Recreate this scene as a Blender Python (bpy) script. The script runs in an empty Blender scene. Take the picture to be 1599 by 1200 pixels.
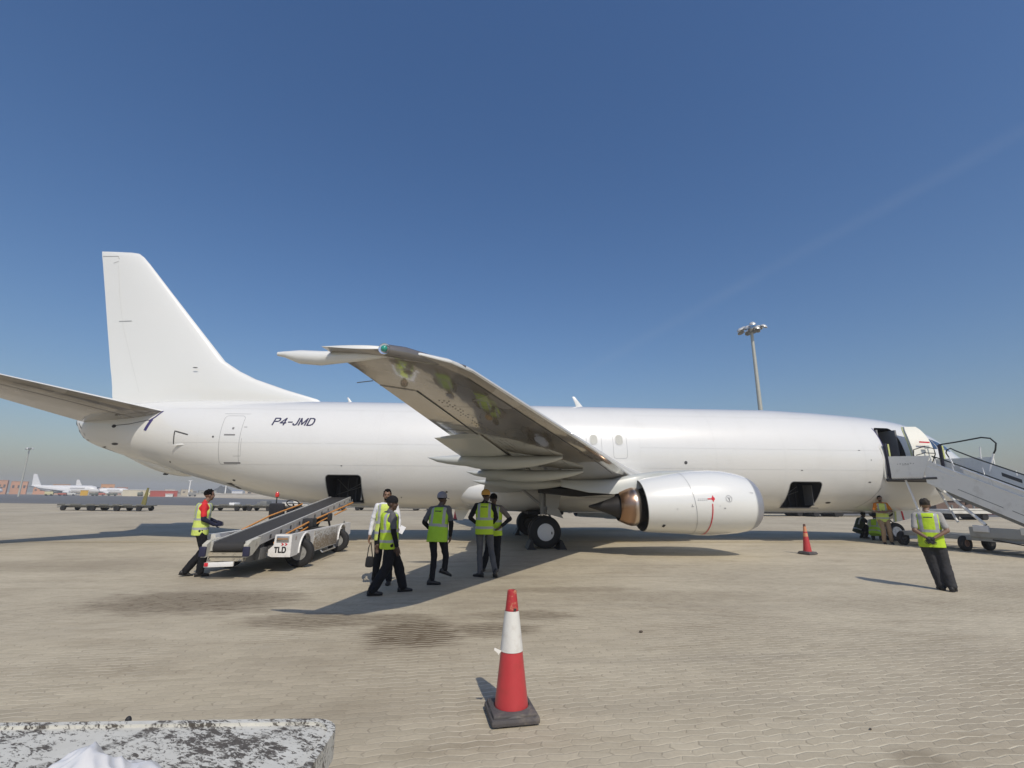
import bpy, bmesh, math, random
import numpy as np
from mathutils import Vector, Matrix, Euler
R = math.radians
random.seed(7)
sc = bpy.context.scene
col = sc.collection

# ------------------------------------------------------------------ camera
CAMLOC = (-2.139, -18.664, 1.656)
YAW, PITCH, ROLL, FPX = 0.0653, 0.2301, 0.0064, 740.0
cam = bpy.data.cameras.new('camera'); camo = bpy.data.objects.new('camera', cam); col.objects.link(camo)
cam.sensor_width = 36; cam.lens = FPX / 1599 * 36; cam.clip_end = 6000; cam.clip_start = .05
cy, sy = math.cos(YAW), math.sin(YAW)
f0 = Vector((sy, cy, 0)); r0 = Vector((cy, -sy, 0)); u0 = Vector((0, 0, 1))
fw = f0 * math.cos(PITCH) + u0 * math.sin(PITCH); up = -f0 * math.sin(PITCH) + u0 * math.cos(PITCH)
rt = r0 * math.cos(ROLL) + up * math.sin(ROLL); up2 = -r0 * math.sin(ROLL) + up * math.cos(ROLL)
M = Matrix((rt, up2, -fw)).transposed().to_4x4(); M.translation = CAMLOC
camo.matrix_world = M
sc.camera = camo

# ------------------------------------------------------------------ light
SUN_EL, SUN_AZ = R(47.5), R(17)          # sun behind the camera, a little to its right
sd = Vector((math.sin(SUN_AZ) * math.cos(SUN_EL), -math.cos(SUN_AZ) * math.cos(SUN_EL), math.sin(SUN_EL)))
sl = bpy.data.lights.new('sun', 'SUN'); sl.energy = 3.05; sl.angle = R(.53); sl.color = (1, .925, .80)
slo = bpy.data.objects.new('sun', sl); col.objects.link(slo); slo.rotation_euler = sd.to_track_quat('Z', 'Y').to_euler()
w = bpy.data.worlds.new('World'); sc.world = w; w.use_nodes = True
wn = w.node_tree.nodes; wl = w.node_tree.links
sky = wn.new('ShaderNodeTexSky'); sky.sky_type = 'NISHITA'; sky.sun_disc = False
sky.sun_elevation = SUN_EL; sky.sun_rotation = math.atan2(sd.x, sd.y)
sky.air_density = 1.4; sky.dust_density = 1.6; sky.ozone_density = 4.0; sky.altitude = 0
bg = wn['Background']; bg.inputs[1].default_value = .098
hs = wn.new('ShaderNodeHueSaturation'); hs.inputs['Saturation'].default_value = 1.15; tint = wn.new('ShaderNodeMixRGB'); tint.blend_type = 'MULTIPLY'; tint.inputs[0].default_value = 1; tint.inputs[2].default_value = (.90, .90, 1, 1)
wl.new(sky.outputs[0], tint.inputs[1]); wl.new(tint.outputs[0], hs.inputs['Color'])
# faint old contrail: a thin band of the sky sphere around the plane through two directions
ca, cb = Vector((.301, .906, .298)).normalized(), Vector((.721, .497, .482)).normalized()
cn = ca.cross(cb).normalized(); tcw = wn.new('ShaderNodeTexCoord')
dp = wn.new('ShaderNodeVectorMath'); dp.operation = 'DOT_PRODUCT'; wl.new(tcw.outputs['Generated'], dp.inputs[0]); dp.inputs[1].default_value = cn
ab = wn.new('ShaderNodeMath'); ab.operation = 'ABSOLUTE'; wl.new(dp.outputs['Value'], ab.inputs[0])
mr = wn.new('ShaderNodeMapRange'); mr.interpolation_type = 'SMOOTHSTEP'; mr.inputs['From Min'].default_value = .017; mr.inputs['From Max'].default_value = .0; wl.new(ab.outputs[0], mr.inputs['Value'])
dq = wn.new('ShaderNodeVectorMath'); dq.operation = 'DOT_PRODUCT'; wl.new(tcw.outputs['Generated'], dq.inputs[0]); dq.inputs[1].default_value = (ca + cb).normalized()
mq = wn.new('ShaderNodeMapRange'); mq.interpolation_type = 'SMOOTHSTEP'; mq.inputs['From Min'].default_value = .86; mq.inputs['From Max'].default_value = .98; wl.new(dq.outputs['Value'], mq.inputs['Value'])
nz = wn.new('ShaderNodeTexNoise'); nz.inputs['Scale'].default_value = 9; nz.inputs['Detail'].default_value = 5; wl.new(tcw.outputs['Generated'], nz.inputs['Vector'])
def _mul(a, b, k=None):
    m = wn.new('ShaderNodeMath'); m.operation = 'MULTIPLY'; wl.new(a, m.inputs[0])
    if k is None: wl.new(b, m.inputs[1])
    else: m.inputs[1].default_value = k
    return m.outputs[0]
cf = _mul(_mul(_mul(mr.outputs[0], mq.outputs[0]), nz.outputs['Fac']), None, .055)
cmx = wn.new('ShaderNodeMixRGB'); wl.new(cf, cmx.inputs[0]); wl.new(hs.outputs[0], cmx.inputs[1]); cmx.inputs[2].default_value = (5.5, 5.8, 6.2, 1)
wl.new(cmx.outputs[0], bg.inputs[0])
sc.view_settings.view_transform = 'Standard'; sc.view_settings.look = 'None'; sc.view_settings.gamma = 1
sc.view_settings.exposure = 0.0
sc.render.engine = 'CYCLES'

# ------------------------------------------------------------------ node helpers
def N(nt, t, **kw):
    n = nt.nodes.new('ShaderNode' + t)
    for k, v in kw.items(): setattr(n, k, v)
    return n
def L(nt, a, b): nt.links.new(a, b)
def ramp(nt, src, stops):
    r = N(nt, 'ValToRGB'); e = r.color_ramp.elements
    while len(e) < len(stops): e.new(.5)
    for i, (p, c) in enumerate(stops):
        e[i].position = p; e[i].color = (*c, 1) if len(c) == 3 else c
    L(nt, src, r.inputs[0]); return r.outputs[0]
def mixc(nt, fac, a, b, mode='MIX'):
    m = N(nt, 'MixRGB', blend_type=mode)
    for i, v in enumerate((fac, a, b)):
        if isinstance(v, (int, float)): m.inputs[i].default_value = v
        elif isinstance(v, tuple): m.inputs[i].default_value = (*v, 1) if len(v) == 3 else v
        else: L(nt, v, m.inputs[i])
    return m.outputs[0]
def math_(nt, op, a, b=None, c=None, clamp=False):
    m = N(nt, 'Math', operation=op); m.use_clamp = clamp
    for i, v in enumerate((a, b, c)):
        if v is None: continue
        if isinstance(v, (int, float)): m.inputs[i].default_value = v
        else: L(nt, v, m.inputs[i])
    return m.outputs[0]
def noise(nt, vec, scale, detail=4, rough=.55, dist=0):
    n = N(nt, 'TexNoise'); n.inputs['Scale'].default_value = scale; n.inputs['Detail'].default_value = detail
    n.inputs['Roughness'].default_value = rough; n.inputs['Distortion'].default_value = dist
    if vec is not None: L(nt, vec, n.inputs['Vector'])
    return n.outputs['Fac']
def smooth(nt, src, a, b):
    m = N(nt, 'MapRange'); m.interpolation_type = 'SMOOTHSTEP'
    m.inputs['From Min'].default_value = a; m.inputs['From Max'].default_value = b
    L(nt, src, m.inputs['Value']); return m.outputs[0]
def mapping(nt, src, scale=(1, 1, 1), rot=(0, 0, 0), loc=(0, 0, 0)):
    m = N(nt, 'Mapping'); m.inputs['Scale'].default_value = scale; m.inputs['Rotation'].default_value = rot
    m.inputs['Location'].default_value = loc; L(nt, src, m.inputs['Vector']); return m.outputs[0]

def mat(name, c, rough=.5, metal=0, var=.12, vscale=6, bump=0, bscale=40, coat=0, dirt=None, dscale=3, damt=.5, spec=.5, rvar=0):
    m = bpy.data.materials.new(name); m.use_nodes = True; nt = m.node_tree
    b = nt.nodes['Principled BSDF']
    tc = N(nt, 'TexCoord').outputs['Object']
    n1 = noise(nt, tc, vscale, 5)
    base = mixc(nt, n1, tuple(x * (1 - var) for x in c), tuple(min(1, x * (1 + var)) for x in c))
    if dirt:
        d = smooth(nt, noise(nt, tc, dscale, 8, .65), .5, .72)
        base = mixc(nt, math_(nt, 'MULTIPLY', d, damt), base, dirt)
    L(nt, base, b.inputs['Base Color'])
    if rvar:
        L(nt, math_(nt, 'MULTIPLY_ADD', noise(nt, tc, vscale * 1.7, 4), rvar, rough - rvar / 2), b.inputs['Roughness'])
    else: b.inputs['Roughness'].default_value = rough
    b.inputs['Metallic'].default_value = metal
    b.inputs['Specular IOR Level'].default_value = spec
    if coat:
        b.inputs['Coat Weight'].default_value = coat; b.inputs['Coat Roughness'].default_value = .04
    if bump:
        bp = N(nt, 'Bump'); bp.inputs['Strength'].default_value = bump; bp.inputs['Distance'].default_value = .01
        L(nt, noise(nt, tc, bscale, 6), bp.inputs['Height']); L(nt, bp.outputs[0], b.inputs['Normal'])
    return m

# ------------------------------------------------------------------ object helpers
def tag(o, label=None, cat=None, group=None, kind=None):
    if label: o['label'] = label
    if cat: o['category'] = cat
    if group: o['group'] = group
    if kind: o['kind'] = kind
    return o
def empty(name, loc=(0, 0, 0), rz=0, label=None, cat=None, group=None):
    o = bpy.data.objects.new(name, None); col.objects.link(o); o.location = loc; o.rotation_euler = (0, 0, rz)
    o.empty_display_size = .2
    return tag(o, label, cat, group)
def link(name, me, mats, parent=None):
    o = bpy.data.objects.new(name, me); col.objects.link(o)
    if not isinstance(mats, (list, tuple)): mats = [mats]
    me.materials.clear()
    for m in mats: me.materials.append(m)
    if parent: o.parent = parent
    return o
def copy_tree(o, parent=None):
    c = o.copy(); col.objects.link(c)
    if parent: c.parent = parent; 
    for ch in list(o.children): copy_tree(ch, c)
    return c

class MB:
    def __init__(s): s.v = []; s.f = []; s.m = []; s.mi = 0
    def add(s, vs, fs, T=None):
        k = len(s.v)
        s.v += [tuple(T @ Vector(p)) if T else tuple(p) for p in vs]
        s.f += [tuple(i + k for i in f) for f in fs]; s.m += [s.mi] * len(fs); return s
    def box(s, c, d, rot=None, bev=.0, T=None):
        bm = bmesh.new(); bmesh.ops.create_cube(bm, size=1)
        for v in bm.verts: v.co = Vector((v.co.x * d[0], v.co.y * d[1], v.co.z * d[2]))
        if bev: bmesh.ops.bevel(bm, geom=bm.edges[:], offset=min(bev, min(d) * .45), segments=2, affect='EDGES', profile=.6)
        Mx = Matrix.Translation(c) @ (Euler(rot).to_matrix().to_4x4() if rot else Matrix())
        if T: Mx = T @ Mx
        bm.verts.ensure_lookup_table()
        s.add([Mx @ v.co for v in bm.verts], [[v.index for v in f.verts] for f in bm.faces]); bm.free(); return s
    def tube(s, path, r, n=10, cap=True, T=None):
        path = [Vector(p) for p in path]; rs = r if isinstance(r, (list, tuple)) else [r] * len(path)
        rings = []; prev = None
        for i, p in enumerate(path):
            t = (path[min(i + 1, len(path) - 1)] - path[max(i - 1, 0)]).normalized()
            if prev is None: a = t.orthogonal().normalized()
            else: a = (prev - t * prev.dot(t)).normalized()
            prev = a; b = t.cross(a)
            rings.append([p + (a * math.cos(2 * math.pi * k / n) + b * math.sin(2 * math.pi * k / n)) * rs[i] for k in range(n)])
        return s.loft(rings, cap, T=T)
    def loft(s, rings, cap=True, closed=True, T=None):
        n = len(rings[0]); vs = [p for r_ in rings for p in r_]; fs = []
        for i in range(len(rings) - 1):
            for k in range(n if closed else n - 1):
                a = i * n + k; b = i * n + (k + 1) % n
                fs.append((a, b, b + n, a + n))
        if cap: fs.append(tuple(range(n))[::-1]); fs.append(tuple((len(rings) - 1) * n + k for k in range(n)))
        return s.add(vs, fs, T)
    def revolve(s, prof, axis='x', n=48, c=(0, 0, 0), cap=False, T=None):
        rings = []
        for (t, r) in prof:
            ring = []
            for k in range(n):
                a = 2 * math.pi * k / n; ca, sa = math.cos(a) * r, math.sin(a) * r
                p = (t, ca, sa) if axis == 'x' else ((ca, t, sa) if axis == 'y' else (ca, sa, t))
                ring.append((p[0] + c[0], p[1] + c[1], p[2] + c[2]))
            rings.append(ring)
        return s.loft(rings, cap, T=T)
    def sphere(s, c, r, n=12, T=None):
        r = r if isinstance(r, (tuple, list)) else (r, r, r)
        bm = bmesh.new(); bmesh.ops.create_uvsphere(bm, u_segments=n, v_segments=max(6, n // 2 + 2), radius=1)
        s.add([(v.co.x * r[0] + c[0], v.co.y * r[1] + c[1], v.co.z * r[2] + c[2]) for v in bm.verts],
              [[v.index for v in f.verts] for f in bm.faces], T); bm.free(); return s
    def prism(s, poly, axis, a, b, T=None):
        """polygon in the two other axes extruded from a to b along axis"""
        def P(p, t): return {'x': (t, p[0], p[1]), 'y': (p[0], t, p[1]), 'z': (p[0], p[1], t)}[axis]
        n = len(poly)
        vs = [P(p, a) for p in poly] + [P(p, b) for p in poly]
        fs = [tuple(range(n))[::-1], tuple(range(n, 2 * n))] + [(k, (k + 1) % n, n + (k + 1) % n, n + k) for k in range(n)]
        return s.add(vs, fs, T)
    def mesh(s, name='m', sm=True, ang=35):
        me = bpy.data.meshes.new(name); me.from_pydata(s.v, [], s.f)
        me.polygons.foreach_set('material_index', s.m)
        bm = bmesh.new(); bm.from_mesh(me); bmesh.ops.recalc_face_normals(bm, faces=bm.faces[:]); bm.to_mesh(me); bm.free()
        if sm:
            me.polygons.foreach_set('use_smooth', [True] * len(me.polygons)); me.set_sharp_from_angle(angle=R(ang))
        me.update(); return me
    def build(s, name, m, parent=None, sm=True, ang=35):
        return link(name, s.mesh(name, sm, ang), m, parent)
    def build_each(s, name, m, parent=None, sm=True, ang=35):
        """one object for each loose piece"""
        p = list(range(len(s.v)))
        def find(a):
            while p[a] != a: p[a] = p[p[a]]; a = p[a]
            return a
        for f in s.f:
            for i in f[1:]: p[find(i)] = find(f[0])
        grp = {}
        for f, mi in zip(s.f, s.m): grp.setdefault(find(f[0]), []).append((f, mi))
        for fs in grp.values():
            q = MB(); ix = sorted({i for f, _ in fs for i in f}); mp = {i: k for k, i in enumerate(ix)}
            q.v = [s.v[i] for i in ix]; q.f = [tuple(mp[i] for i in f) for f, _ in fs]; q.m = [mi for _, mi in fs]; q.build(name, m, parent, sm, ang)

def apply_mods(o):
    dg = bpy.context.evaluated_depsgraph_get(); dg.update()
    return bpy.data.meshes.new_from_object(o.evaluated_get(dg), preserve_all_data_layers=True, depsgraph=dg)
def remesh(mb, voxel, it=4, fac=.6, disp=0, dscale=.12, seed=0):
    me = mb.mesh('tmp'); o = bpy.data.objects.new('tmp', me); col.objects.link(o)
    m = o.modifiers.new('r', 'REMESH'); m.mode = 'VOXEL'; m.voxel_size = voxel; m.use_smooth_shade = True
    if it:
        m = o.modifiers.new('s', 'SMOOTH'); m.iterations = it; m.factor = fac
    if disp:
        t = bpy.data.textures.new('fold', 'CLOUDS'); t.noise_scale = dscale; t.noise_depth = 2
        m = o.modifiers.new('d', 'DISPLACE'); m.texture = t; m.strength = disp; m.mid_level = .5
    r = apply_mods(o); bpy.data.objects.remove(o); return r
def join_meshes(ms):
    bm = bmesh.new()
    for m in ms: bm.from_mesh(m)
    me = bpy.data.meshes.new('j'); bm.to_mesh(me); bm.free()
    me.polygons.foreach_set('use_smooth', [True] * len(me.polygons)); return me

# ------------------------------------------------------------------ materials
WHITE = mat('white_gloss_paint', (.74, .745, .715), .32, var=.015, vscale=.5, coat=.9)
WHITE2 = mat('white_panel_paint', (.72, .72, .69), .4, var=.04, vscale=2, coat=.2)
FUSM = mat('fuselage_paint', (.72, .72, .695), .34, var=.012, vscale=.4, coat=.9, dirt=(.60, .585, .55), dscale=.9, damt=.22, rvar=.08)
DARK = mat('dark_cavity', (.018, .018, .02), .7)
BLACK = mat('black_rubber', (.018, .018, .02), .65, var=.3, bump=.2, bscale=60)
TYRE = mat('tyre_rubber', (.016, .016, .017), .75, var=.3, bump=.2, bscale=50)
SEAM = mat('seam_line', (.30, .31, .31), .6)
DSEAM = mat('dark_seam', (.07, .07, .07), .6)
GREY = mat('grey_metal', (.36, .37, .37), .35, metal=.3, var=.1)
LIP = mat('intake_lip_metal', (.38, .39, .42), .42, metal=.5, var=.05)
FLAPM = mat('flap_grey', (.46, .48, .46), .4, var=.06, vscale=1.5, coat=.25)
DOORIN = mat('door_cream', (.74, .73, .64), .45, var=.04)
NAVY = mat('navy_lettering', (.02, .02, .07), .5)
BLUE = mat('dark_blue_seal', (.05, .04, .16), .5)
RED = mat('red_paint', (.62, .02, .035), .4, var=.06)
STEEL = mat('steel', (.55, .55, .54), .3, metal=.9, rvar=.2)
CHROME = mat('hydraulic_chrome', (.75, .75, .75), .12, metal=1)
HUBW = mat('hub_light_grey', (.80, .80, .80), .4, var=.06)
GLASS = mat('cockpit_glass', (.03, .05, .09), .06, spec=.8, coat=1)
PLUGM = mat('exhaust_plug_black', (.03, .028, .028), .5, metal=.4)

def bronze():
    m = mat('heat_tinted_nozzle', (.5, .4, .32), .27, metal=.95)
    nt = m.node_tree; b = nt.nodes['Principled BSDF']; tc = N(nt, 'TexCoord').outputs['Object']
    sx = N(nt, 'SeparateXYZ'); L(nt, tc, sx.inputs[0])
    x = math_(nt, 'ADD', sx.outputs[0], math_(nt, 'MULTIPLY', noise(nt, tc, 4), .12))
    c = ramp(nt, smooth(nt, x, 1.80, 2.62), [(0, (.33, .20, .12)), (.35, (.42, .27, .18)), (.55, (.30, .20, .14)), (.66, (.60, .50, .42)), (1, (.62, .58, .52))])
    L(nt, c, b.inputs['Base Color']); return m
BRONZE = bronze()

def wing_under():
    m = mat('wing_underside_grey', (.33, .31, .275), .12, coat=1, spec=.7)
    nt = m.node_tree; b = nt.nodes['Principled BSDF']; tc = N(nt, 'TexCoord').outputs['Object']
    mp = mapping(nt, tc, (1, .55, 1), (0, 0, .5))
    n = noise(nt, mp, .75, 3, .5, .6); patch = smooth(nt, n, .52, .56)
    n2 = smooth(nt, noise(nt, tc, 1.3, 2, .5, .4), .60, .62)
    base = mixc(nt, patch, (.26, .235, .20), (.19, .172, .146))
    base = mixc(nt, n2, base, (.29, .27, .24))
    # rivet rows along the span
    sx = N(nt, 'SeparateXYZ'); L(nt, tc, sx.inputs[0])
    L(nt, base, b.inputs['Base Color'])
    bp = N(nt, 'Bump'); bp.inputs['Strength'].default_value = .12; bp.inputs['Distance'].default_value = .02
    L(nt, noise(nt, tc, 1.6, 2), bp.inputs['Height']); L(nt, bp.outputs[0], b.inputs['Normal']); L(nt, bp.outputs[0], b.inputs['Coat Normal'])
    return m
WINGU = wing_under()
WINGT = mat('wing_top_grey', (.55, .55, .53), .4, var=.05)

# ------------------------------------------------------------------ ground
def ground_material():
    m = bpy.data.materials.new('block_paving'); m.use_nodes = True; nt = m.node_tree; b = nt.nodes['Principled BSDF']
    P = N(nt, 'TexCoord').outputs['Object']
    # interlocking blocks: rows .118 m deep, blocks .235 m long, zig-zag joints
    rp = mapping(nt, P, (1, 1, 1), (0, 0, R(-6)))
    s = N(nt, 'SeparateXYZ'); L(nt, rp, s.inputs[0])
    H_, W_ = .082, .215
    zx = math_(nt, 'MULTIPLY', math_(nt, 'PINGPONG', math_(nt, 'MULTIPLY', s.outputs[0], 2 / W_), 1), .26)
    v = math_(nt, 'ADD', math_(nt, 'MULTIPLY', s.outputs[1], 1 / H_), zx)
    row = math_(nt, 'FLOOR', v); fv = math_(nt, 'SUBTRACT', v, row)
    zy = math_(nt, 'MULTIPLY', math_(nt, 'PINGPONG', math_(nt, 'MULTIPLY', fv, 2), 1), .10)
    u = math_(nt, 'ADD', math_(nt, 'ADD', math_(nt, 'MULTIPLY', s.outputs[0], 1 / W_), math_(nt, 'MULTIPLY', row, .5)), zy)
    cell = math_(nt, 'FLOOR', u); fu = math_(nt, 'SUBTRACT', u, cell)
    eh = math_(nt, 'MINIMUM', fv, math_(nt, 'SUBTRACT', 1, fv)); ev = math_(nt, 'MULTIPLY', math_(nt, 'MINIMUM', fu, math_(nt, 'SUBTRACT', 1, fu)), 2.0)
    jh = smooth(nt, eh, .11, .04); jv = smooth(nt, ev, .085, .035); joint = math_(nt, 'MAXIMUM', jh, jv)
    cc = N(nt, 'CombineXYZ'); L(nt, cell, cc.inputs[0]); L(nt, row, cc.inputs[1]); wnz = N(nt, 'TexWhiteNoise'); wnz.noise_dimensions = '2D'; L(nt, cc.outputs[0], wnz.inputs['Vector'])
    class _B: outputs = [wnz.outputs['Value']]
    brick = _B()
    big = noise(nt, P, .22, 5, .6); mid = noise(nt, mapping(nt, P, (.5, 1.6, 1)), 1.1, 8, .7, .4); fine = noise(nt, P, 34, 4, .7)
    base = mixc(nt, smooth(nt, big, .3, .7), (.392, .340, .250), (.488, .430, .318))
    base = mixc(nt, math_(nt, 'MULTIPLY', smooth(nt, mid, .45, .75), .5), base, (.262, .212, .142))
    base = mixc(nt, math_(nt, 'MULTIPLY', smooth(nt, noise(nt, P, .9, 4), .55, .7), .3), base, (.47, .415, .30))
    base = mixc(nt, .07, base, brick.outputs[0], 'OVERLAY')
    base = mixc(nt, math_(nt, 'MULTIPLY', smooth(nt, brick.outputs[0], .72, .95), math_(nt, 'MULTIPLY', smooth(nt, noise(nt, P, 1.3, 2), .5, .65), .18)), base, (.25, .235, .2))
    base = mixc(nt, .16, base, fine, 'OVERLAY')
    # scuffs: short dark streaks
    st = smooth(nt, noise(nt, mapping(nt, P, (1.2, 7, 1), (0, 0, .12)), 1.3, 7, .72, .3), .62, .72)
    base = mixc(nt, math_(nt, 'MULTIPLY', st, .32), base, (.15, .12, .08))
    # tyre sweeps far out
    ts = smooth(nt, noise(nt, mapping(nt, P, (.06, 1.0, 1), (0, 0, -.05)), 1.0, 4, .6), .56, .66)
    base = mixc(nt, math_(nt, 'MULTIPLY', ts, .22), base, (.22, .19, .15))
    # oil and damp stains
    stain = None
    for (x, y, ang, a, bb, k) in ((-6.5, -10.3, .10, 1.9, 1.0, .85), (-4.3, -11.6, .1, 1.2, .5, .75), (-2.9, -12.2, -.15, .66, .9, 1.0), (-2.0, -12.1, .2, .7, .35, .8), (-3.3, -11.5, .1, .8, .3, .7), (-1.5, -11.4, 0, .9, .3, .6), (-.6, -9.6, .1, 1.6, .35, .5), (1.0, -10.2, .1, 2.2, .6, .3), (9.0, -10.4, .1, 3.4, 1.6, .22), (5.0, -11.0, .1, 2.5, .8, .2), (-12, -6.5, .1, 5, 1.1, .3), (-20, -1, .2, 7, 1.5, .25), (.75, -15.3, 0, .25, .18, .4), (-7.2, -6.0, 0, 1.3, 3.0, .25)):
        q = mapping(nt, P, (1, 1, 0), (0, 0, 0), (-x, -y, 0))
        q = mapping(nt, q, (1 / a, 1 / bb, 0), (0, 0, -ang))
        ln = N(nt, 'VectorMath', operation='LENGTH'); L(nt, q, ln.inputs[0])
        d = math_(nt, 'ADD', ln.outputs['Value'], math_(nt, 'ADD', math_(nt, 'MULTIPLY_ADD', mid, 1.5, -.75), math_(nt, 'MULTIPLY_ADD', noise(nt, mapping(nt, P, (.7, 2, 1)), 3.2, 5, .6), 1.1, -.55)))
        mk = math_(nt, 'MULTIPLY', smooth(nt, d, 1.15, .45), k)
        stain = mk if stain is None else math_(nt, 'MAXIMUM', stain, mk)
    dark = mixc(nt, noise(nt, P, 5, 5), (.115, .088, .056), (.19, .148, .098))
    base = mixc(nt, stain, base, dark)
    # joints: sand-filled; row edges painted paler as if sunlit, cross joints darker; uneven
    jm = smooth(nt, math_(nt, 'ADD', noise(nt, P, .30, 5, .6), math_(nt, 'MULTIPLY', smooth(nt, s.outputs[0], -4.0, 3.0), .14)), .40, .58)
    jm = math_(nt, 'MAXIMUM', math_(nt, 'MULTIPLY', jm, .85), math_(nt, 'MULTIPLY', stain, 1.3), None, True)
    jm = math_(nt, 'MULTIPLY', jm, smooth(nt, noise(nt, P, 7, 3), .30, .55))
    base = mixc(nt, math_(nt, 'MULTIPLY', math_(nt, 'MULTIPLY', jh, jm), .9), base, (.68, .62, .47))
    base = mixc(nt, math_(nt, 'MULTIPLY', math_(nt, 'MULTIPLY', jv, smooth(nt, noise(nt, P, 6, 3), .48, .62)), .42), base, (.22, .185, .14))
    base = mixc(nt, math_(nt, 'MULTIPLY', math_(nt, 'MULTIPLY', joint, smooth(nt, noise(nt, P, .8, 4), .55, .7)), .22), base, (.24, .20, .15))
    L(nt, base, b.inputs['Base Color']); b.inputs['Roughness'].default_value = .92; b.inputs['Specular IOR Level'].default_value = .25
    bp = N(nt, 'Bump'); bp.inputs['Strength'].default_value = .5; bp.inputs['Distance'].default_value = .005
    h = math_(nt, 'ADD', math_(nt, 'MULTIPLY', joint, -1), math_(nt, 'MULTIPLY', fine, .5))
    h = math_(nt, 'ADD', h, math_(nt, 'MULTIPLY', brick.outputs[0], .35))
    L(nt, h, bp.inputs['Height']); L(nt, bp.outputs[0], b.inputs['Normal'])
    return m
def sheet(name, poly, z, m):
    me = bpy.data.meshes.new(name); me.from_pydata([(x, y, z) for x, y in poly], [], [tuple(range(len(poly)))])
    return tag(link(name, me, m), kind='structure')
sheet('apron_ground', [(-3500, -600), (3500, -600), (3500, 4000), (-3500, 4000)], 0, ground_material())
ASPH = mat('asphalt', (.135, .135, .135), .9, var=.12, vscale=.05, dirt=(.19, .18, .165), dscale=.03, damt=.6)
sheet('taxiway', [(-420, 152), (-73.6, 59.3), (-17.3, 43.9), (44, 22.5), (150, -14), (150, 4), (51, 35), (-20, 78), (-92, 158), (-420, 420)], .012, ASPH)
YEL = mat('faded_yellow_paint', (.42, .33, .17), .8, var=.2, vscale=3, dirt=(.37, .33, .26), dscale=2, damt=.9)
WLN = mat('faded_white_paint', (.52, .50, .45), .8, var=.15, dirt=(.37, .33, .26), dscale=1.2, damt=.7)
sheet('yellow_guide_line', [(-45, -.82), (45, -.82), (45, -.67), (-45, -.67)], .006, YEL)
sheet('white_boundary_line', [(-60, 24.6), (3, 21.6), (3, 21.85), (-60, 24.85)], .006, WLN)
# ================================================================== the aircraft
plane = empty('cargo_airplane', (0, 0, 0), 0, 'large white twin engine cargo jet standing across the apron, its hold doors open', 'airplane')
def pchip(xs, ys, x):
    xs = np.array(xs, float); ys = np.array(ys, float); h = np.diff(xs); d = np.diff(ys) / h
    m = np.zeros_like(ys); m[0], m[-1] = d[0], d[-1]
    for i in range(1, len(xs) - 1):
        if d[i - 1] * d[i] > 0: m[i] = 2 * d[i - 1] * d[i] / (d[i - 1] + d[i])
    i = np.clip(np.searchsorted(xs, x) - 1, 0, len(xs) - 2); t = (x - xs[i]) / h[i]
    return ((1 + 2 * t) * (1 - t) ** 2 * ys[i] + t * (1 - t) ** 2 * h[i] * m[i] + t * t * (3 - 2 * t) * ys[i + 1] + t * t * (t - 1) * h[i] * m[i + 1])
PR = [(-17.12, 4.38, 4.05, .16), (-16.9, 4.52, 3.70, .30), (-16.6, 4.66, 3.46, .46), (-15.56, 4.9, 3.08, .84), (-14, 5.05, 2.62, 1.25), (-12.8, 5.10, 2.28, 1.5), (-11.9, 5.12, 2.04, 1.63),
      (-9.7, 5.13, 1.50, 1.81), (-7.8, 5.14, 1.25, 1.875), (-5, 5.15, 1.13, 1.88), (0, 5.13, 1.10, 1.88), (9, 5.12, 1.06, 1.88), (11, 5.05, 1.06, 1.88), (12.3, 4.97, 1.07, 1.87),
      (13.45, 4.88, 1.08, 1.82), (14.69, 4.72, 1.13, 1.68), (15.5, 4.48, 1.22, 1.5), (16.34, 4.05, 1.42, 1.25), (17.0, 3.58, 1.64, .98), (17.6, 3.18, 1.87, .7), (18.0, 2.88, 2.1, .42), (18.2, 2.66, 2.32, .2), (18.27, 2.52, 2.46, .06)]
PX = [p[0] for p in PR]; PT = [p[1] for p in PR]; PB = [p[2] for p in PR]; PW = [p[3] for p in PR]
def prof(X):
    t = float(pchip(PX, PT, X)); b = float(pchip(PX, PB, X)); return (t + b) / 2, (t - b) / 2, float(pchip(PX, PW, X))
def surf(X, z, off=0, side=-1):
    c, b, a = prof(X); q = max(-1, min(1, (z - c) / b)); th = math.asin(q)
    return Vector((X, side * (a + off) * math.cos(th), c + (b + off) * math.sin(th)))
st = list(np.linspace(-17.12, -8, 60)) + list(np.linspace(-7.9, 11, 110)) + list(np.linspace(11.1, 17.6, 55)) + [17.75, 17.88, 18.0, 18.08, 18.14, 18.19, 18.23, 18.26, 18.27]
fm = MB(); rings = []
NS = 112
for X in st:
    c, b, a = prof(X); rings.append([(X, a * math.cos(2 * math.pi * k / NS), c + b * math.sin(2 * math.pi * k / NS)) for k in range(NS)])
fm.loft(rings)
fus = fm.build('fuselage', [FUSM, DARK, mat('cabin_lining', (.30, .29, .28), .6)], plane)
def rrect(x0, x1, z0, z1, r, n=6):
    pts = []
    for (cx, cz, a0) in ((x1 - r, z1 - r, 0), (x0 + r, z1 - r, 90), (x0 + r, z0 + r, 180), (x1 - r, z0 + r, 270)):
        for k in range(n + 1):
            a = R(a0 + 90 * k / n); pts.append((cx + r * math.cos(a), cz + r * math.sin(a)))
    return pts
DOORS = {'aft': (-7.45, -6.25, 1.34, 2.29, .12), 'fwd': (9.22, 10.42, 1.24, 2.19, .12), 'pax': (12.95, 13.78, 2.40, 4.28, .16)}
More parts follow.
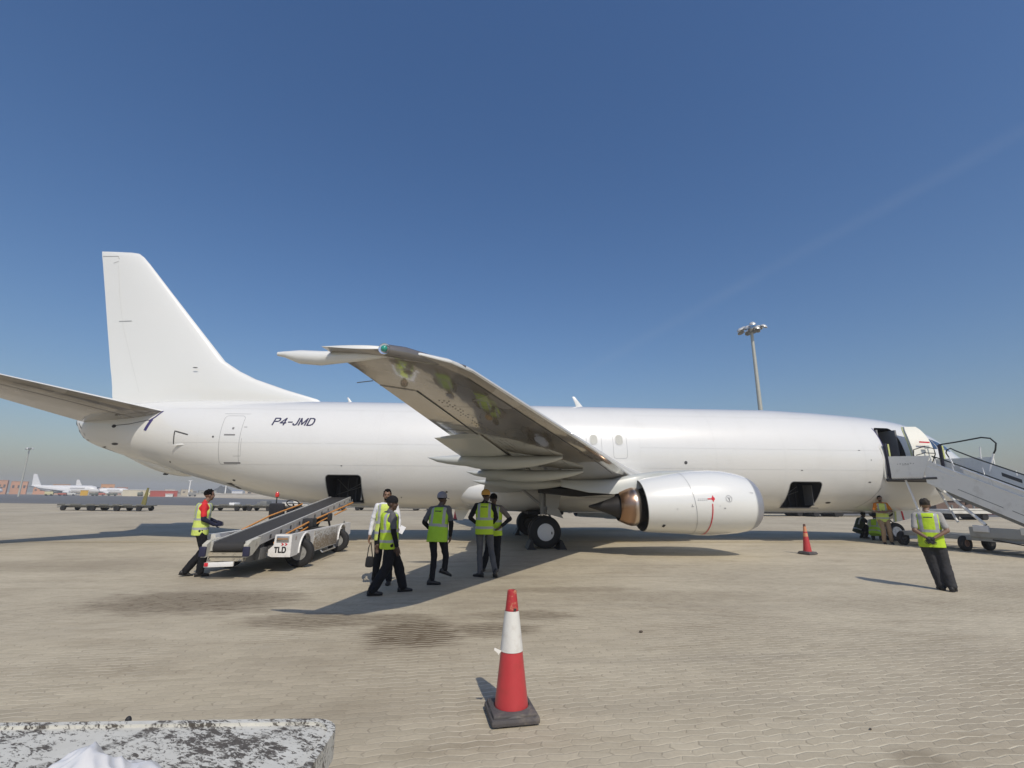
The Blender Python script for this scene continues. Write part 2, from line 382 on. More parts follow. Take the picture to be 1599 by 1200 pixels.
for k, (x0, x1, z0, z1, r) in DOORS.items():
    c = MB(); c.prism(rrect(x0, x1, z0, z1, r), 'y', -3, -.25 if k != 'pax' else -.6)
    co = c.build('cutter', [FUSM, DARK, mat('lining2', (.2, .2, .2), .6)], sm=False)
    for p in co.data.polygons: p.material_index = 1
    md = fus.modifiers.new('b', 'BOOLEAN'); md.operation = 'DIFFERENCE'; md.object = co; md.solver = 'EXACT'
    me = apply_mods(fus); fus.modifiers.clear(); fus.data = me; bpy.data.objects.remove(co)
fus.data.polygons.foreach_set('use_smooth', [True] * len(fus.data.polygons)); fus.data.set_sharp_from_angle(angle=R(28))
# interior things behind the open front door: floor, bulkhead, lit lining
b = MB(); b.box((13.36, -1.05, 2.43), (.86, 1.1, .05)); b.box((12.99, -1.1, 3.3), (.06, .9, 1.75)); b.box((13.74, -1.1, 3.3), (.06, .9, 1.75)); b.build('entry_lining', mat('entry_lining_grey', (.22, .22, .22), .6), plane)
b = MB(); b.box((13.3, -.75, 3.1), (.42, .05, 1.1)); b.build('crew_seat', mat('seat_blue', (.02, .02, .08), .7), plane)
# hold lining frames
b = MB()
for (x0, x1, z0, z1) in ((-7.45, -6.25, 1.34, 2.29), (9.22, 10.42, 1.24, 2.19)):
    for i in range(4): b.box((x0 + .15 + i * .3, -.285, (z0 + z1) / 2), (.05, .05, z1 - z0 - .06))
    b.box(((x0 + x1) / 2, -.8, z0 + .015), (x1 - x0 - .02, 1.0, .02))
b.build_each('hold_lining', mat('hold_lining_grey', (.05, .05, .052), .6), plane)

for (x0, x1, z0, z1) in ((-7.45, -6.25, 1.34, 2.29), (9.22, 10.42, 1.24, 2.19)):
    b = MB(); b.tube([(x0 + .06, -.36, z1 - .1), (x0 + .5, -.42, z0 + .45), (x1 - .1, -.36, z1 - .15)], .012, 6); b.tube([(x0 + .1, -.4, z0 + .3), (x1 - .1, -.4, z0 + .62)], .010, 6); b.build_each('cargo_strap', mat('strap_grey', (.20, .20, .19), .7), plane)
    b = MB(); b.box((x1 - .05, -.9, (z0 + z1) / 2), (.03, .5, z1 - z0 - .2)); b.build('hold_side_lining', mat('lining_pale', (.16, .16, .155), .6), plane)
def ribbon(mb, pts, wd, off=.003, side=-1, closed=False):
    """thin strip following the fuselage skin through (X, z) points"""
    P = [surf(x, z, off, side) for x, z in pts]
    if closed: P.append(P[0])
    n = len(P)
    vs = []
    for i, p in enumerate(P):
        t = (P[min(i + 1, n - 1)] - P[max(i - 1, 0)]).normalized()
        c, b_, a = prof(p.x); nn = Vector((0, p.y / a / a, (p.z - c) / b_ / b_)).normalized()
        s = t.cross(nn).normalized() * wd / 2; vs += [p + s, p - s]
    mb.add(vs, [(2 * i, 2 * i + 1, 2 * i + 3, 2 * i + 2) for i in range(n - 1)])
def dense(pts, step=.06, closed=False):
    out = []; q = list(pts) + ([pts[0]] if closed else [])
    for (a, b_) in zip(q[:-1], q[1:]):
        n = max(1, int(math.dist(a, b_) / step))
        out += [(a[0] + (b_[0] - a[0]) * i / n, a[1] + (b_[1] - a[1]) * i / n) for i in range(n)]
    if not closed: out.append(q[-1])
    return out
# door outline of the closed aft service door, with handle, porthole and step
SOFT = mat('soft_seam', (.60, .605, .59), .5)
d = MB()
ribbon(d, dense(rrect(-11.12, -10.42, 2.62, 4.32, .12), .05, True), .012, closed=True)
ribbon(d, dense([(-11.2, 4.40), (-10.3, 4.40)]), .012); ribbon(d, dense([(-10.35, 3.5), (-10.35, 2.9), (-10.6, 2.9)]), .01)
d.build_each('service_door_outline', SEAM, plane)
d = MB(); ribbon(d, dense([(-10.98, 3.62), (-10.6, 3.62)]), .05); ribbon(d, dense([(-10.95, 2.67), (-10.35, 2.67)]), .06); ribbon(d, dense([(-10.35, 3.9), (-10.24, 3.9)]), .02)
ribbon(d, dense([(-10.75, 3.85), (-10.68, 3.85)]), .08); d.build_each('service_door_handle', mat('recess_grey', (.20, .20, .2), .5), plane)
# skin seams
d = MB()
for zz in (4.62, 2.62, 3.35):
    for xa, xb in ((-13.0, -7.6), (-7.5, -3.0), (3.6, 9.0), (9.1, 12.7)): ribbon(d, dense([(xa, zz), (xb, zz)], .3), .007)
for xx in (-11.9, -8.6, -5.7, 3.6, 6.4, 9.0, 12.1): ribbon(d, dense([(xx, 1.5 if xx > -8 else 2.6), (xx, 4.95)], .12), .005)
ribbon(d, dense([(-15.3, 4.86), (-12.5, 5.02)], .1), .01)
d.build_each('skin_seam', SOFT, plane)
d = MB(); ribbon(d, dense([(12.25, 1.25), (12.55, 1.6), (12.75, 2.0)], .05), .02); ribbon(d, dense(rrect(2.62, 3.12, 2.95, 4.0, .1), .05, True), .01, closed=True); ribbon(d, dense(rrect(1.65, 2.2, 2.95, 4.0, .1), .05, True), .01, closed=True)
d.build_each('exit_outline', SEAM, plane)
# two cabin windows (blanked in grey)
for wx in (1.92, 2.85):
    d = MB(); pts = rrect(wx - .13, wx + .13, 3.44, 3.80, .11); P = [surf(x, z, .012) for x, z in pts]; d.add(P, [tuple(range(len(P)))])
    d.build('cabin_window', mat('window_plug_grey', (.42, .42, .38), .4), plane)
    d = MB(); ribbon(d, dense(pts, .03, True), .02, .014, closed=True); d.build('window_frame', mat('window_rim', (.58, .58, .55), .4), plane)
# bright sill lip and frame of the hold openings
for (x0, x1, z0, z1) in ((-7.45, -6.25, 1.34, 2.29), (9.22, 10.42, 1.24, 2.19)):
    d = MB(); ribbon(d, dense([(x0 - .06, z0 - .01), (x1 + .02, z0 - .01)]), .025, .012); d.build('sill_strip', STEEL, plane)
    d = MB(); ribbon(d, dense(rrect(x0 - .012, x1 + .012, z0 - .0, z1 + .012, .13), .04, True), .022, .004, closed=True); d.build('door_frame', SEAM, plane)
d = MB(); ribbon(d, dense([(12.93, 2.40), (12.93, 4.26)], .05), .03, .006); d.build('door_frame', BLUE, plane)
# small ports, drains, vents
d = MB()
def dot(mb, X, z, r, off=.006, asp=1):
    c0 = surf(X, z, off); n = 10
    mb.add([surf(X + r * asp * math.cos(2 * math.pi * k / n), z + r * math.sin(2 * math.pi * k / n), off) for k in range(n)], [tuple(range(n))])
for X, z, r, a in ((5.25, 2.83, .06, 1), (10.95, 1.45, .035, 3), (-11.35, 3.55, .035, 1), (-13.05, 2.72, .03, 1), (-10.75, 2.1, .03, 2), (-3.3, 1.75, .03, 1.4), (12.3, 3.0, .02, 1), (-15.2, 3.35, .04, 4), (12.25, 2.2, .02, 3), (-6.9, 2.6, .015, 2), (11.9, 3.35, .012, 4), (9.6, 2.6, .014, 3), (-4.9, 1.55, .02, 1)): dot(d, X, z, r, asp=a)
d.build_each('drain_port', DSEAM, plane)
# recessed ports under the tail
for X, z in ((-15.75, 3.22), (-10.95, 1.95)):
    d = MB(); P = [surf(X - .22, z - .02 + .08, .006), surf(X + .02, z + .07, .006), surf(X + .28, z - .13, .006), surf(X + .1, z - .14, .006)]
    d.add(P, [(0, 1, 2, 3)]); d.build('vent_opening', DSEAM, plane)
# open outflow flap on the tail flank
d = MB(); ribbon(d, dense([(-12.75, 3.30), (-12.75, 3.75), (-12.25, 3.62)], .05), .045); d.build('outflow_frame', DSEAM, plane)
d = MB(); a0 = surf(-12.78, 3.27, .02); a1 = surf(-12.0, 3.33, .02); d.prism([(0, 0), (.78, .05), (.70, .11), (.45, .12)], 'y', -.03, 0, T=Matrix.Translation(a0 + Vector((0, -.04, -.02)))); d.build('outflow_flap', WHITE2, plane)
# ventral bulge
d = MB(); rr = []
for i in range(13):
    t = i / 12; X = -15.3 + 2.5 * t; c, b_, a = prof(X); s = math.sin(math.pi * t) ** .8
    rr.append([(X, .42 * s * math.cos(q) + 1e-4, c - b_ + .1 - (.12 + .22 * s * (t ** .4)) * max(0, -math.sin(q)) * 1.0 + .05 * max(0, math.sin(q))) for q in np.linspace(0, 2 * math.pi, 20, endpoint=False)])
d.loft(rr); d.build('tail_skid_fairing', WHITE, plane)
d = MB(); d.sphere((-13.75, 0, 2.33), (.1, .06, .04)); d.build('tail_light', DSEAM, plane)
# auxiliary exhaust
d = MB(); rr = []
for X, k in ((-17.135, .93), (-17.14, .7)): 
    c, b_, a = prof(-17.1); rr.append([(X, a * k * math.cos(q), c + b_ * k * math.sin(q)) for q in np.linspace(0, 2 * math.pi, 20, endpoint=False)])
d.loft(rr); 
d.build('auxiliary_exhaust', DARK, plane)
d = MB(); P = [surf(-16.95, 4.16, .012), surf(-16.93, 3.85, .012), surf(-16.75, 3.62, .012), surf(-16.45, 3.50, .012), surf(-16.58, 3.72, .012), surf(-16.76, 3.98, .012)]; d.add(P, [tuple(range(6))]); d.build('exhaust_inlet_slot', DSEAM, plane)
# registration
def text_mesh(s, size, shear=0, bold=0, space=1.0):
    cu = bpy.data.curves.new('t', 'FONT'); cu.body = s; cu.size = size; cu.shear = shear; cu.offset = bold; cu.space_character = space
    o = bpy.data.objects.new('t', cu); col.objects.link(o); me = apply_mods(o); bpy.data.objects.remove(o)
    bm = bmesh.new(); bm.from_mesh(me); bmesh.ops.triangulate(bm, faces=bm.faces[:]); bmesh.ops.subdivide_edges(bm, edges=bm.edges[:], cuts=2, use_grid_fill=True)
    bmesh.ops.triangulate(bm, faces=bm.faces[:]); bm.to_mesh(me); bm.free(); return me
GLY = {'P': (.62, [[(0, 0), (0, 1), (.42, 1), (.56, .93), (.60, .77), (.56, .60), (.42, .52), (0, .52)]]), '4': (.66, [[(.46, 0), (.46, 1), (.02, .30), (.62, .30)]]), '-': (.50, [[(.06, .42), (.48, .42)]]),
       'J': (.52, [[(.42, 1), (.42, .22), (.36, .06), (.22, 0), (.08, .05), (.02, .2)]]), 'M': (.80, [[(0, 0), (0, 1), (.34, .1), (.70, 1), (.70, 0)]]), 'D': (.68, [[(0, 0), (0, 1), (.34, 1), (.54, .88), (.62, .62), (.62, .38), (.54, .12), (.34, 0), (0, 0)]]),
       'T': (.66, [[(0, .96), (.62, .96)], [(.31, .96), (.31, 0)]]), 'L': (.56, [[(0, 1), (0, .04), (.5, .04)]])}
def strokes(txt, h, wd, shear=0, gap=.16):
    """flat stroked letters: list of quads (x, y)"""
    out = []; x0 = 0
    for ch in txt:
        w_, ls = GLY[ch]
        for ln in ls:
            P = [((x0 + a + shear * b_) * h, b_ * h) for a, b_ in ln]
            for (a, b_) in zip(P[:-1], P[1:]):
                dx, dy = b_[0] - a[0], b_[1] - a[1]; l = math.hypot(dx, dy); ux, uy = dx / l, dy / l; nx, ny = -uy * wd / 2, ux * wd / 2; e = wd * .32
                a = (a[0] - ux * e, a[1] - uy * e); b_ = (b_[0] + ux * e, b_[1] + uy * e)
                out.append([(a[0] + nx, a[1] + ny), (b_[0] + nx, b_[1] + ny), (b_[0] - nx, b_[1] - ny), (a[0] - nx, a[1] - ny)])
        x0 += w_ + gap
    return out, (x0 - gap) * h
Q, tw = strokes('P4-JMD', .30, .050, .18)
g = MB()
for qd in Q:
    P = []
    for x, y in qd:
        X = -9.42 + x / tw * 1.40; c, b_, a = prof(X); th = math.asin((3.99 - c) / b_) + y / 1.95
        P.append((X, -(a + .008) * math.cos(th), c + (b_ + .008) * math.sin(th)))
    g.add(P, [(0, 1, 2, 3)])
me = g.mesh('reg', False)
link('registration_lettering', me, NAVY, plane)
# cockpit glazing (starboard side panes)
def pane(name, pts, m, off=.008):
    d = MB(); P = []
    for x, z in pts: P.append(surf(x, z, off))
    cx = sum(p[0] for p in pts) / len(pts); cz = sum(p[1] for p in pts) / len(pts); c0 = surf(cx, cz, off + .004)
    n = len(P); d.add(P + [c0], [(i, (i + 1) % n, n) for i in range(n)]); return d.build(name, m, plane)
for sgn in (1,):
    p1 = [(15.12, 3.92), (15.45, 3.88), (15.52, 3.50), (15.16, 3.46)]; p2 = [(15.5, 3.88), (15.92, 3.76), (15.95, 3.46), (15.57, 3.46)]; p3 = [(15.97, 3.75), (16.3, 3.62), (16.34, 3.42), (16.0, 3.44)]
    for p in (p1, p2, p3): pane('cockpit_window', dense(p, .12, True), GLASS)
# open front service door, swung forward against the nose
d = MB(); n = 14; outer = []; inner = []
hw = .36
cols = []
for i in range(n + 1):
    z = 2.46 + 1.80 * i / n
    pin = min(1, math.sin(math.pi * min(max((i + .35) / (n + .7), 0), 1)) ** .22)
    c, b_, a = prof(13.3); y = -a * math.sqrt(max(0, 1 - ((z - c) / b_) ** 2)); cols.append((z, y, hw * pin))
for oy in (0, -.13):
    outer.append([[(s * k, y + oy, z) for s in (-1, -.5, 0, .5, 1)] for z, y, k in cols])
vs = []; fs = []
for g in outer:
    for row in g: vs += row
m5 = 5 * (n + 1)
for o_ in (0, m5):
    for i in range(n):
        for k in range(4): a_ = o_ + i * 5 + k; fs.append((a_, a_ + 1, a_ + 6, a_ + 5))
for i in range(n):
    for k in (0, 4): a_ = i * 5 + k; fs.append((a_, a_ + 5, a_ + 5 + m5, a_ + m5))
for i in (0, n):
    for k in range(4): a_ = i * 5 + k; fs.append((a_, a_ + 1, a_ + 1 + m5, a_ + m5))
d.add(vs, fs); od = d.build('service_door', DOORIN, plane); od.location = (14.24, -.42, 0); od.rotation_euler = (0, 0, R(-8))
d = MB()
for k in (-1, 1): d.tube([(k * (c_[2] + .012), c_[1] - .02, c_[0]) for c_ in cols], .018, 6)
e_ = d.build('door_seal', mat('primer_edge', (.52, .55, .25), .5), od)
d = MB(); d.box((.02, -2.02, 3.62), (.34, .03, .05), (0, .06, 0)); d.build('door_handle', RED, od)
d = MB(); d.box((.05, -2.05, 3.44), (.16, .05, .12), bev=.02); d.tube([(.06, -2.06, 3.4), (.07, -2.1, 2.9)], .02, 8); d.box((-.02, -2.05, 2.7), (.5, .04, .34), bev=.02); d.build('door_mechanism', FLAPM, od)

# ---- wing-body fairing
d = MB(); rr = []
for X, wd, zt, zb in ((-3.55, .25, 2.05, 1.75), (-3.2, .8, 2.15, 1.45), (-2.5, 1.55, 2.25, 1.2), (-1.6, 1.95, 2.3, 1.08), (0, 2.1, 2.35, 1.03), (2, 2.12, 2.45, 1.02), (3.6, 2.05, 2.62, 1.02), (4.6, 1.93, 2.62, 1.03), (5.6, 1.80, 2.45, 1.06), (6.3, 1.55, 2.1, 1.1)):
    c = (zt + zb) / 2; b_ = (zt - zb) / 2
    rr.append([(X, wd * math.copysign(abs(math.cos(q)) ** .75, math.cos(q)), c + b_ * math.copysign(abs(math.sin(q)) ** .8, math.sin(q))) for q in np.linspace(0, 2 * math.pi, 64, endpoint=False)])
d.loft(rr); d.build('wing_root_fairing', FUSM, plane)

# ---- wings
FO = [(0, 0), (.012, .19), (.05, .38), (.12, .52), (.25, .62), (.4, .62), (.55, .54), (.7, .39), (.85, .2), (1, .02)]
COVL = mat('cover_line', (.10, .09, .08), .4)
def lk(y): return float(np.interp(y, [3.2, 6.6], [1.32, .62]))
def foil(y, xle, c, t, z, tz=0, k=.62):
    up_ = [(xle - q * c, y, z + h * t * c * 1.0 + tz * q) for q, h in FO]
    lo = [(xle - q * c, y, z - h * t * c * k + tz * q) for q, h in FO[:0:-1]]
    return up_ + lo
def xle(y): return 2.75 - .519 * (y - 3.7) if y > 3.7 else 2.75 + .62 * (3.7 - y)
def zle(y): return 2.31 + .0775 * (y - 3.7)
def xte(y): return -2.52 - .227 * (y - 8.7) if y > 5.4 else -1.77 - .02 * (5.4 - y)
def wing(side, parent):
    Y = [1.4, 2.4, 3.2, 3.7, 4.5, 5.4, 6.2, 7, 8.7, 10.5, 12.2, 13.3, 13.6, 13.8, 13.93, 13.97]; d = MB(); rr = []
    for y in Y:
        f = 0 if y < 13.4 else (y - 13.3) / .67
        X = xle(y) - .55 * f ** 2.4 * 1; xt = xte(y) - .05 * f; c = X - xt
        t = (.135 - .03 * (y - 1.4) / 12.5) * (1 - .42 * f ** 2)
        rr.append([(p[0], p[1] * side, p[2]) for p in foil(y, X, c, t, zle(y) + .0, 0, lk(y))])
    d.loft(rr); o = d.build('wing', [WINGT, WINGU, WHITE], parent, ang=60)
    for p in o.data.polygons:
        n = p.normal; c_ = p.center
        ya = abs(c_.y); fr = (xle(ya) - c_.x) / (xle(ya) - xte(ya))
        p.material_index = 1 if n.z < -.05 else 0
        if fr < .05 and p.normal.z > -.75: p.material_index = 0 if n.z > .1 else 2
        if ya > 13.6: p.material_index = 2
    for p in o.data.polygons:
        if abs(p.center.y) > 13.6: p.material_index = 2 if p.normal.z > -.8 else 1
    def zl(y, q):   # underside height at chord fraction q
        hs = np.interp(q, [a for a, _ in FO], [b for _, b in FO]); c = xle(y) - xte(y); t = .135 - .03 * (y - 1.4) / 12.5
        return zle(y) - hs * t * c * lk(y)
    # control gaps drawn as shallow dark strips 3 mm under the skin
    g = MB()
    def gap(pts, wd):
        P = []
        for i in range(len(pts) - 1):
            (y0, q0), (y1, q1) = pts[i], pts[i + 1]
            for k in range(8):
                t = k / 8; P.append((y0 + (y1 - y0) * t, q0 + (q1 - q0) * t))
        P.append(pts[-1]); V = []
        W3 = [Vector((xle(y) - q * (xle(y) - xte(y)), y * side, zl(y, q) - .006)) for y, q in P]
        for i, p in enumerate(W3):
            t = (W3[min(i + 1, len(W3) - 1)] - W3[max(0, i - 1)]).normalized(); s_ = t.cross(Vector((0, 0, 1))).normalized() * wd / 2
            V += [p + s_, p - s_]
        g.add(V, [(2 * i, 2 * i + 1, 2 * i + 3, 2 * i + 2) for i in range(len(W3) - 1)])
    gap([(12.7, 1.0), (12.6, .72), (10.2, .74), (5.6, .70)], .028); gap([(10.2, .74), (10.1, 1)], .022)
    gap([(13.2, .10), (5.4, .09)], .014); gap([(9.9, .32), (6.5, .34)], .006); gap([(9.9, .32), (9.85, .55)], .006); gap([(12.0, .2), (11.9, .68)], .006)
    g.build('aileron_gap', DSEAM, parent)
    g = MB()
    for q in (.56, .60, .64):
        for i in range(60):
            y = 12.2 - i * .1; 
            if random.random() < .25: continue
            X = xle(y) - q * (xle(y) - xte(y)); z = zl(y, q) - .005; r_ = .012
            g.add([(X - r_, y * side - r_, z), (X + r_, y * side - r_, z), (X + r_, y * side + r_, z), (X - r_, y * side + r_, z)], [(0, 1, 2, 3)])
    tag(g.build('fastener_row', mat('fastener', (.06, .055, .05), .5), parent), kind='stuff')
    # oval access covers
    g = MB()
    for y in (11.4, 10.3, 9.2, 8.1, 7.0, 6.0):
        g = MB(); X = xle(y) - .4 * (xle(y) - xte(y)); z = zl(y, .4) - .006
        for s_ in np.linspace(0, 2 * math.pi, 28, endpoint=False):
            s2 = s_ + .2244; r1 = (.16, .26)
            P = [(X + r1[0] * k * math.cos(a_), (y + r1[1] * k * math.sin(a_)) * side, z) for a_, k in ((s_, 1), (s2, 1), (s2, .96), (s_, .96))]
            g.add(P, [(0, 1, 2, 3)])
        g.build('access_cover', COVL, parent)
    # flaps, slightly drooped
    for ya, yb, ch in ((5.65, 9.95, .26), (2.1, 5.25, .22)):
        g = MB(); rr = []
        for y in (ya, yb):
            c = (xle(y) - xte(y)) * ch + .25; X0 = xte(y) + c - .18
            z0 = zl(y, .75) - .03
            rr.append([(p[0], p[1] * side, p[2] - (X0 - p[0]) * .06) for p in foil(y, X0, c, .10, z0)])
        g.loft(rr); g.build('flap', FLAPM, parent, ang=50)
    # canoe fairings
    for y, xt, x0, zb in ((8.0, -3.3, -.3, 0), (6.2, -2.50, .55, .05), (4.3, -2.35, .8, -.02)):
        g = MB(); rr = []
        zt0 = zl(y, .75) - .02 - zb
        for i in range(15):
            t = i / 14; X = xt + (x0 - xt) * t
            dz = (math.sin(math.pi * min(1, t * 1.0)) ** .7) if t < .999 else 0
            wd = .17 * (math.sin(math.pi * min(t * .93 + .0, 1)) ** .55 if t > 0 else 0) + .004
            ztop = zt0 - .02 + (.0 if X > xte(y) else .0) + .03 * t
            h = .30 * (math.sin(math.pi * (t * .97)) ** .65 if 0 < t else 0) + .006
            if t < .3: ztop = zt0 - .10 + (t / .3) * .08
            rr.append([(X, (y + wd * math.cos(a_)) * side, ztop - h * .5 + h * .5 * (math.sin(a_) if math.sin(a_) > 0 else math.sin(a_) * 1.0) - (.04 if t > .3 else 0)) for a_ in np.linspace(0, 2 * math.pi, 20, endpoint=False)])
        g.loft(rr); g.build('flap_track_fairing', [FLAPM], parent, ang=60)
    # wing-tip lamp housing under clear cover, tip pod and static wick
    yy = 13.80
    g = MB(); g.tube([(xle(13.3) - .10, (13.40) * side, zle(13.5) + .01), (xle(13.5) - .42, 13.70 * side, zle(13.6) + .01), (xle(13.5) - .62, 13.86 * side, zle(13.6) + .01), (xle(13.5) - .80, 13.93 * side, zle(13.7) + .01)], [.02, .055, .07, .065], 14)
    g.build('lamp_cover', mat('smoked_lamp_cover', (.13, .12, .11), .08, coat=1, spec=.9), parent)
    g = MB(); g.revolve([(0, .058), (.012, .058), (.014, .04), (0, .036)], 'y', 20, (0, 0, 0), T=Matrix.Translation((xle(13.5) - .80, (13.985) * side, zle(13.7) + .01)))
    g.build('lamp_bezel', CHROME, parent)
    lm = mat('green_lens' if side < 0 else 'red_lens', (.02, .30, .22) if side < 0 else (.5, .02, .02), .1, coat=1)
    g = MB(); g.sphere((xle(13.5) - .80, 13.985 * side, zle(13.7) + .01), (.035, .035, .035), 14); g.build('navigation_lamp', lm, parent)
    g = MB(); g.tube([(xte(13.5) + .55, 13.78 * side, zle(13.6) + .02), (xte(13.5) + .15, 13.80 * side, zle(13.6) - .02), (xte(13.5) - .22, 13.74 * side, zle(13.6) - .03), (xte(13.5) - .45, 13.70 * side, zle(13.6) - .01), (xte(13.5) - .62, 13.68 * side, zle(13.6) + .02), (xte(13.5) - .70, 13.67 * side, zle(13.6) + .025)], [.02, .055, .078, .074, .034, .022], 14)
    g.build('tip_pod', WHITE, parent)
    g = MB(); g.tube([(xte(12.9), 12.9 * side, zle(12.9) - .01), (xte(12.9) - .18, 12.95 * side, zle(12.9) - .05)], .006, 5); g.build('static_wick', DSEAM, parent)
for side in (-1, 1): wing(side, plane)

# ---- engines
def engine(side, parent):
    YC = 4.83 * side; ZC = 1.44
    T = Matrix.Translation((0, YC, 0))
    def shape(prof_, name, m, ins=False, ang=40):
        g = MB(); rr = []
        for X, r, zc in prof_:
            ring = []
            for q in np.linspace(0, 2 * math.pi, 72, endpoint=False):
                sq = math.sin(q); cq = math.cos(q); zr = r * (.90 if sq < 0 else .985)
                ring.append((X + (-.06 * sq if X < 2.6 else 0), r * 1.03 * cq, zc + zr * sq))
            rr.append(ring)
        g.loft(rr, cap=False, T=T); return g.build(name, m, parent, ang=ang)
    shape([(2.46, .765, 1.36), (2.7, .815, 1.385), (3.2, .87, 1.41), (3.9, .94, 1.44), (4.5, .965, 1.45), (4.9, .95, 1.45), (5.25, .905, 1.44), (5.52, .84, 1.43)], 'nacelle', WHITE)
    shape([(5.52, .84, 1.43), (5.64, .79, 1.425), (5.73, .74, 1.42), (5.78, .685, 1.42), (5.77, .635, 1.42), (5.68, .60, 1.42), (5.6, .60, 1.42), (5.0, .63, 1.42)], 'intake_lip', LIP)
    g = MB(); g.revolve([(5.0, .64), (5.0, .01)], 'x', 40, (0, YC, 1.42)); g.revolve([(5.0, .2), (5.3, .12), (5.45, .01)], 'x', 24, (0, YC, 1.42)); 
    for k in range(24):
        a_ = 2 * math.pi * k / 24; g.box((5.08, YC + .4 * math.cos(a_), 1.42 + .4 * math.sin(a_)), (.1, .02, .44), (a_ - math.pi / 2, 0, .0))
    g.build('fan', mat('fan_dark', (.06, .06, .065), .3, metal=.7), parent)
    # rim and duct of the fan nozzle
    shape([(2.46, .765, 1.36), (2.445, .75, 1.36), (2.46, .735, 1.36), (2.55, .69, 1.36), (3.0, .66, 1.37)], 'fan_nozzle_duct', mat('duct_dark', (.10, .10, .095), .45))
    g = MB(); g.revolve([(3.0, .62), (3.0, .3)], 'x', 40, (0, YC, 1.38)); g.build('duct_wall', DARK, parent)
    g = MB(); g.revolve([(2.95, .40), (2.52, .42), (2.40, .50), (2.33, .545), (2.2, .55), (2.05, .505), (1.92, .45), (1.84, .415), (1.83, .40), (1.95, .39), (2.2, .39)], 'x', 56, (0, YC, 1.365)); g.build('core_nozzle', BRONZE, parent)
    g = MB(); g.revolve([(2.2, .36), (1.95, .335), (1.78, .30), (1.6, .22), (1.3, .12), (1.0, .03), (.98, .001)], 'x', 36, (0, YC, 1.35)); g.build('exhaust_plug', PLUGM, parent)
    # small fairing lip under nozzle, drain mast
    # pylon
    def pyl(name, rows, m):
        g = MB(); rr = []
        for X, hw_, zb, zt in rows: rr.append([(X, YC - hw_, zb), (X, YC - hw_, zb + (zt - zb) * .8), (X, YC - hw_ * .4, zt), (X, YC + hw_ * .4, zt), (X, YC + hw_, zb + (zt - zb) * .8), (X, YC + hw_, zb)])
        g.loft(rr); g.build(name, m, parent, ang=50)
    pyl('pylon', [(.2, .04, 1.90, 2.1), (1.0, .14, 1.74, 2.1), (1.7, .16, 1.70, 2.12), (2.3, .17, 1.80, 2.26), (3.0, .15, 2.05, 2.36), (4.0, .11, 2.2, 2.40), (4.8, .02, 2.28, 2.36)], FLAPM)  # grey colour here stands in for the wing's shade on the pylon
    # seams and markings on the outer face
    def R_at(X): return float(np.interp(X, [2.4, 2.7, 3.2, 3.9, 4.5, 4.9, 5.25, 5.52], [.765, .815, .87, .94, .965, .95, .905, .84])), float(np.interp(X, [2.4, 3.2, 4.5, 5.52], [1.36, 1.41, 1.45, 1.43]))
    def nsurf(X, ang_, off=.009):
        r, zc = R_at(X); sq = math.sin(ang_); return Vector((X, YC + side * (r + off) * 1.03 * math.cos(ang_), zc + (r + off) * (.90 if sq < 0 else .985) * sq))
    def strip(mb, pts, wd):
        P = [nsurf(*p) for p in pts]; V = []
        for i, p in enumerate(P):
            t = (P[min(i + 1, len(P) - 1)] - P[max(i - 1, 0)]).normalized(); nn = Vector((0, p.y - YC, p.z - 1.44)).normalized(); s_ = t.cross(nn).normalized() * wd / 2; V += [p + s_, p - s_]
        mb.add(V, [(2 * i, 2 * i + 1, 2 * i + 3, 2 * i + 2) for i in range(len(P) - 1)])
    g = MB(); strip(g, [(3.72 - .12 * math.sin(a_), a_) for a_ in np.linspace(-1.5, 1.5, 40)], .010)
    strip(g, [(5.50, a_) for a_ in np.linspace(-1.5, 1.5, 40)], .008); g.build_each('cowl_seam', SEAM, parent)
    g = MB(); strip(g, [(4.17, a_) for a_ in np.linspace(-1.45, .02, 26)], .028)
    c0 = (4.66, .16)
    def disc(mb, X, a_, r, off=.006, n=16): mb.add([nsurf(X + r * math.cos(q), a_ + r * math.sin(q) / .95, off) for q in np.linspace(0, 2 * math.pi, n, endpoint=False)], [tuple(range(n))])
    disc(g, 4.20, .16, .05); strip(g, [(4.05, .16), (4.20, .16)], .03); strip(g, [(4.20, .08), (4.20, .25)], .03)
    g.build_each('danger_stripe', RED, parent)
    g = MB(); Q = [(4.64 + .085 * math.cos(q), .155 + .09 * math.sin(q)) for q in np.linspace(0, 2 * math.pi, 25)]; strip(g, Q, .010); strip(g, [(4.61, .20), (4.65, .14), (4.65, .09)], .022); strip(g, [(4.65, .14), (4.68, .2)], .014)
    for i in range(5): strip(g, [(3.80 + i * .035 * 1.6, .17), (3.82 + i * .035 * 1.6, .17)], .014); strip(g, [(3.78 + i * .035 * 1.6, .13), (3.81 + i * .035 * 1.6, .13)], .014)
    strip(g, [(4.48, -.12), (4.53, -.12)], .02); strip(g, [(3.62, -.03), (3.62, .02)], .012); strip(g, [(3.59, -.05), (3.66, -.05)], .01); strip(g, [(3.2, -.12), (3.24, -.12)], .012); strip(g, [(4.36, -.05), (4.38, -.05)], .012)
    for i in range(4): strip(g, [(5.32 + i * .03, .38), (5.335 + i * .03, .38)], .02)
    g.build_each('cowl_marking', mat('marking_grey', (.22, .22, .23), .5), parent)
    g = MB(); strip(g, [(2.90, -.84), (2.93, -.72)], .07); g.build('cowl_vent', DARK, parent)
    g = MB(); g.sphere((4.35, YC, .595), (.45, .1, .04)); g.build('drain_fairing', WHITE, parent)
for side in (-1, 1): engine(side, plane)

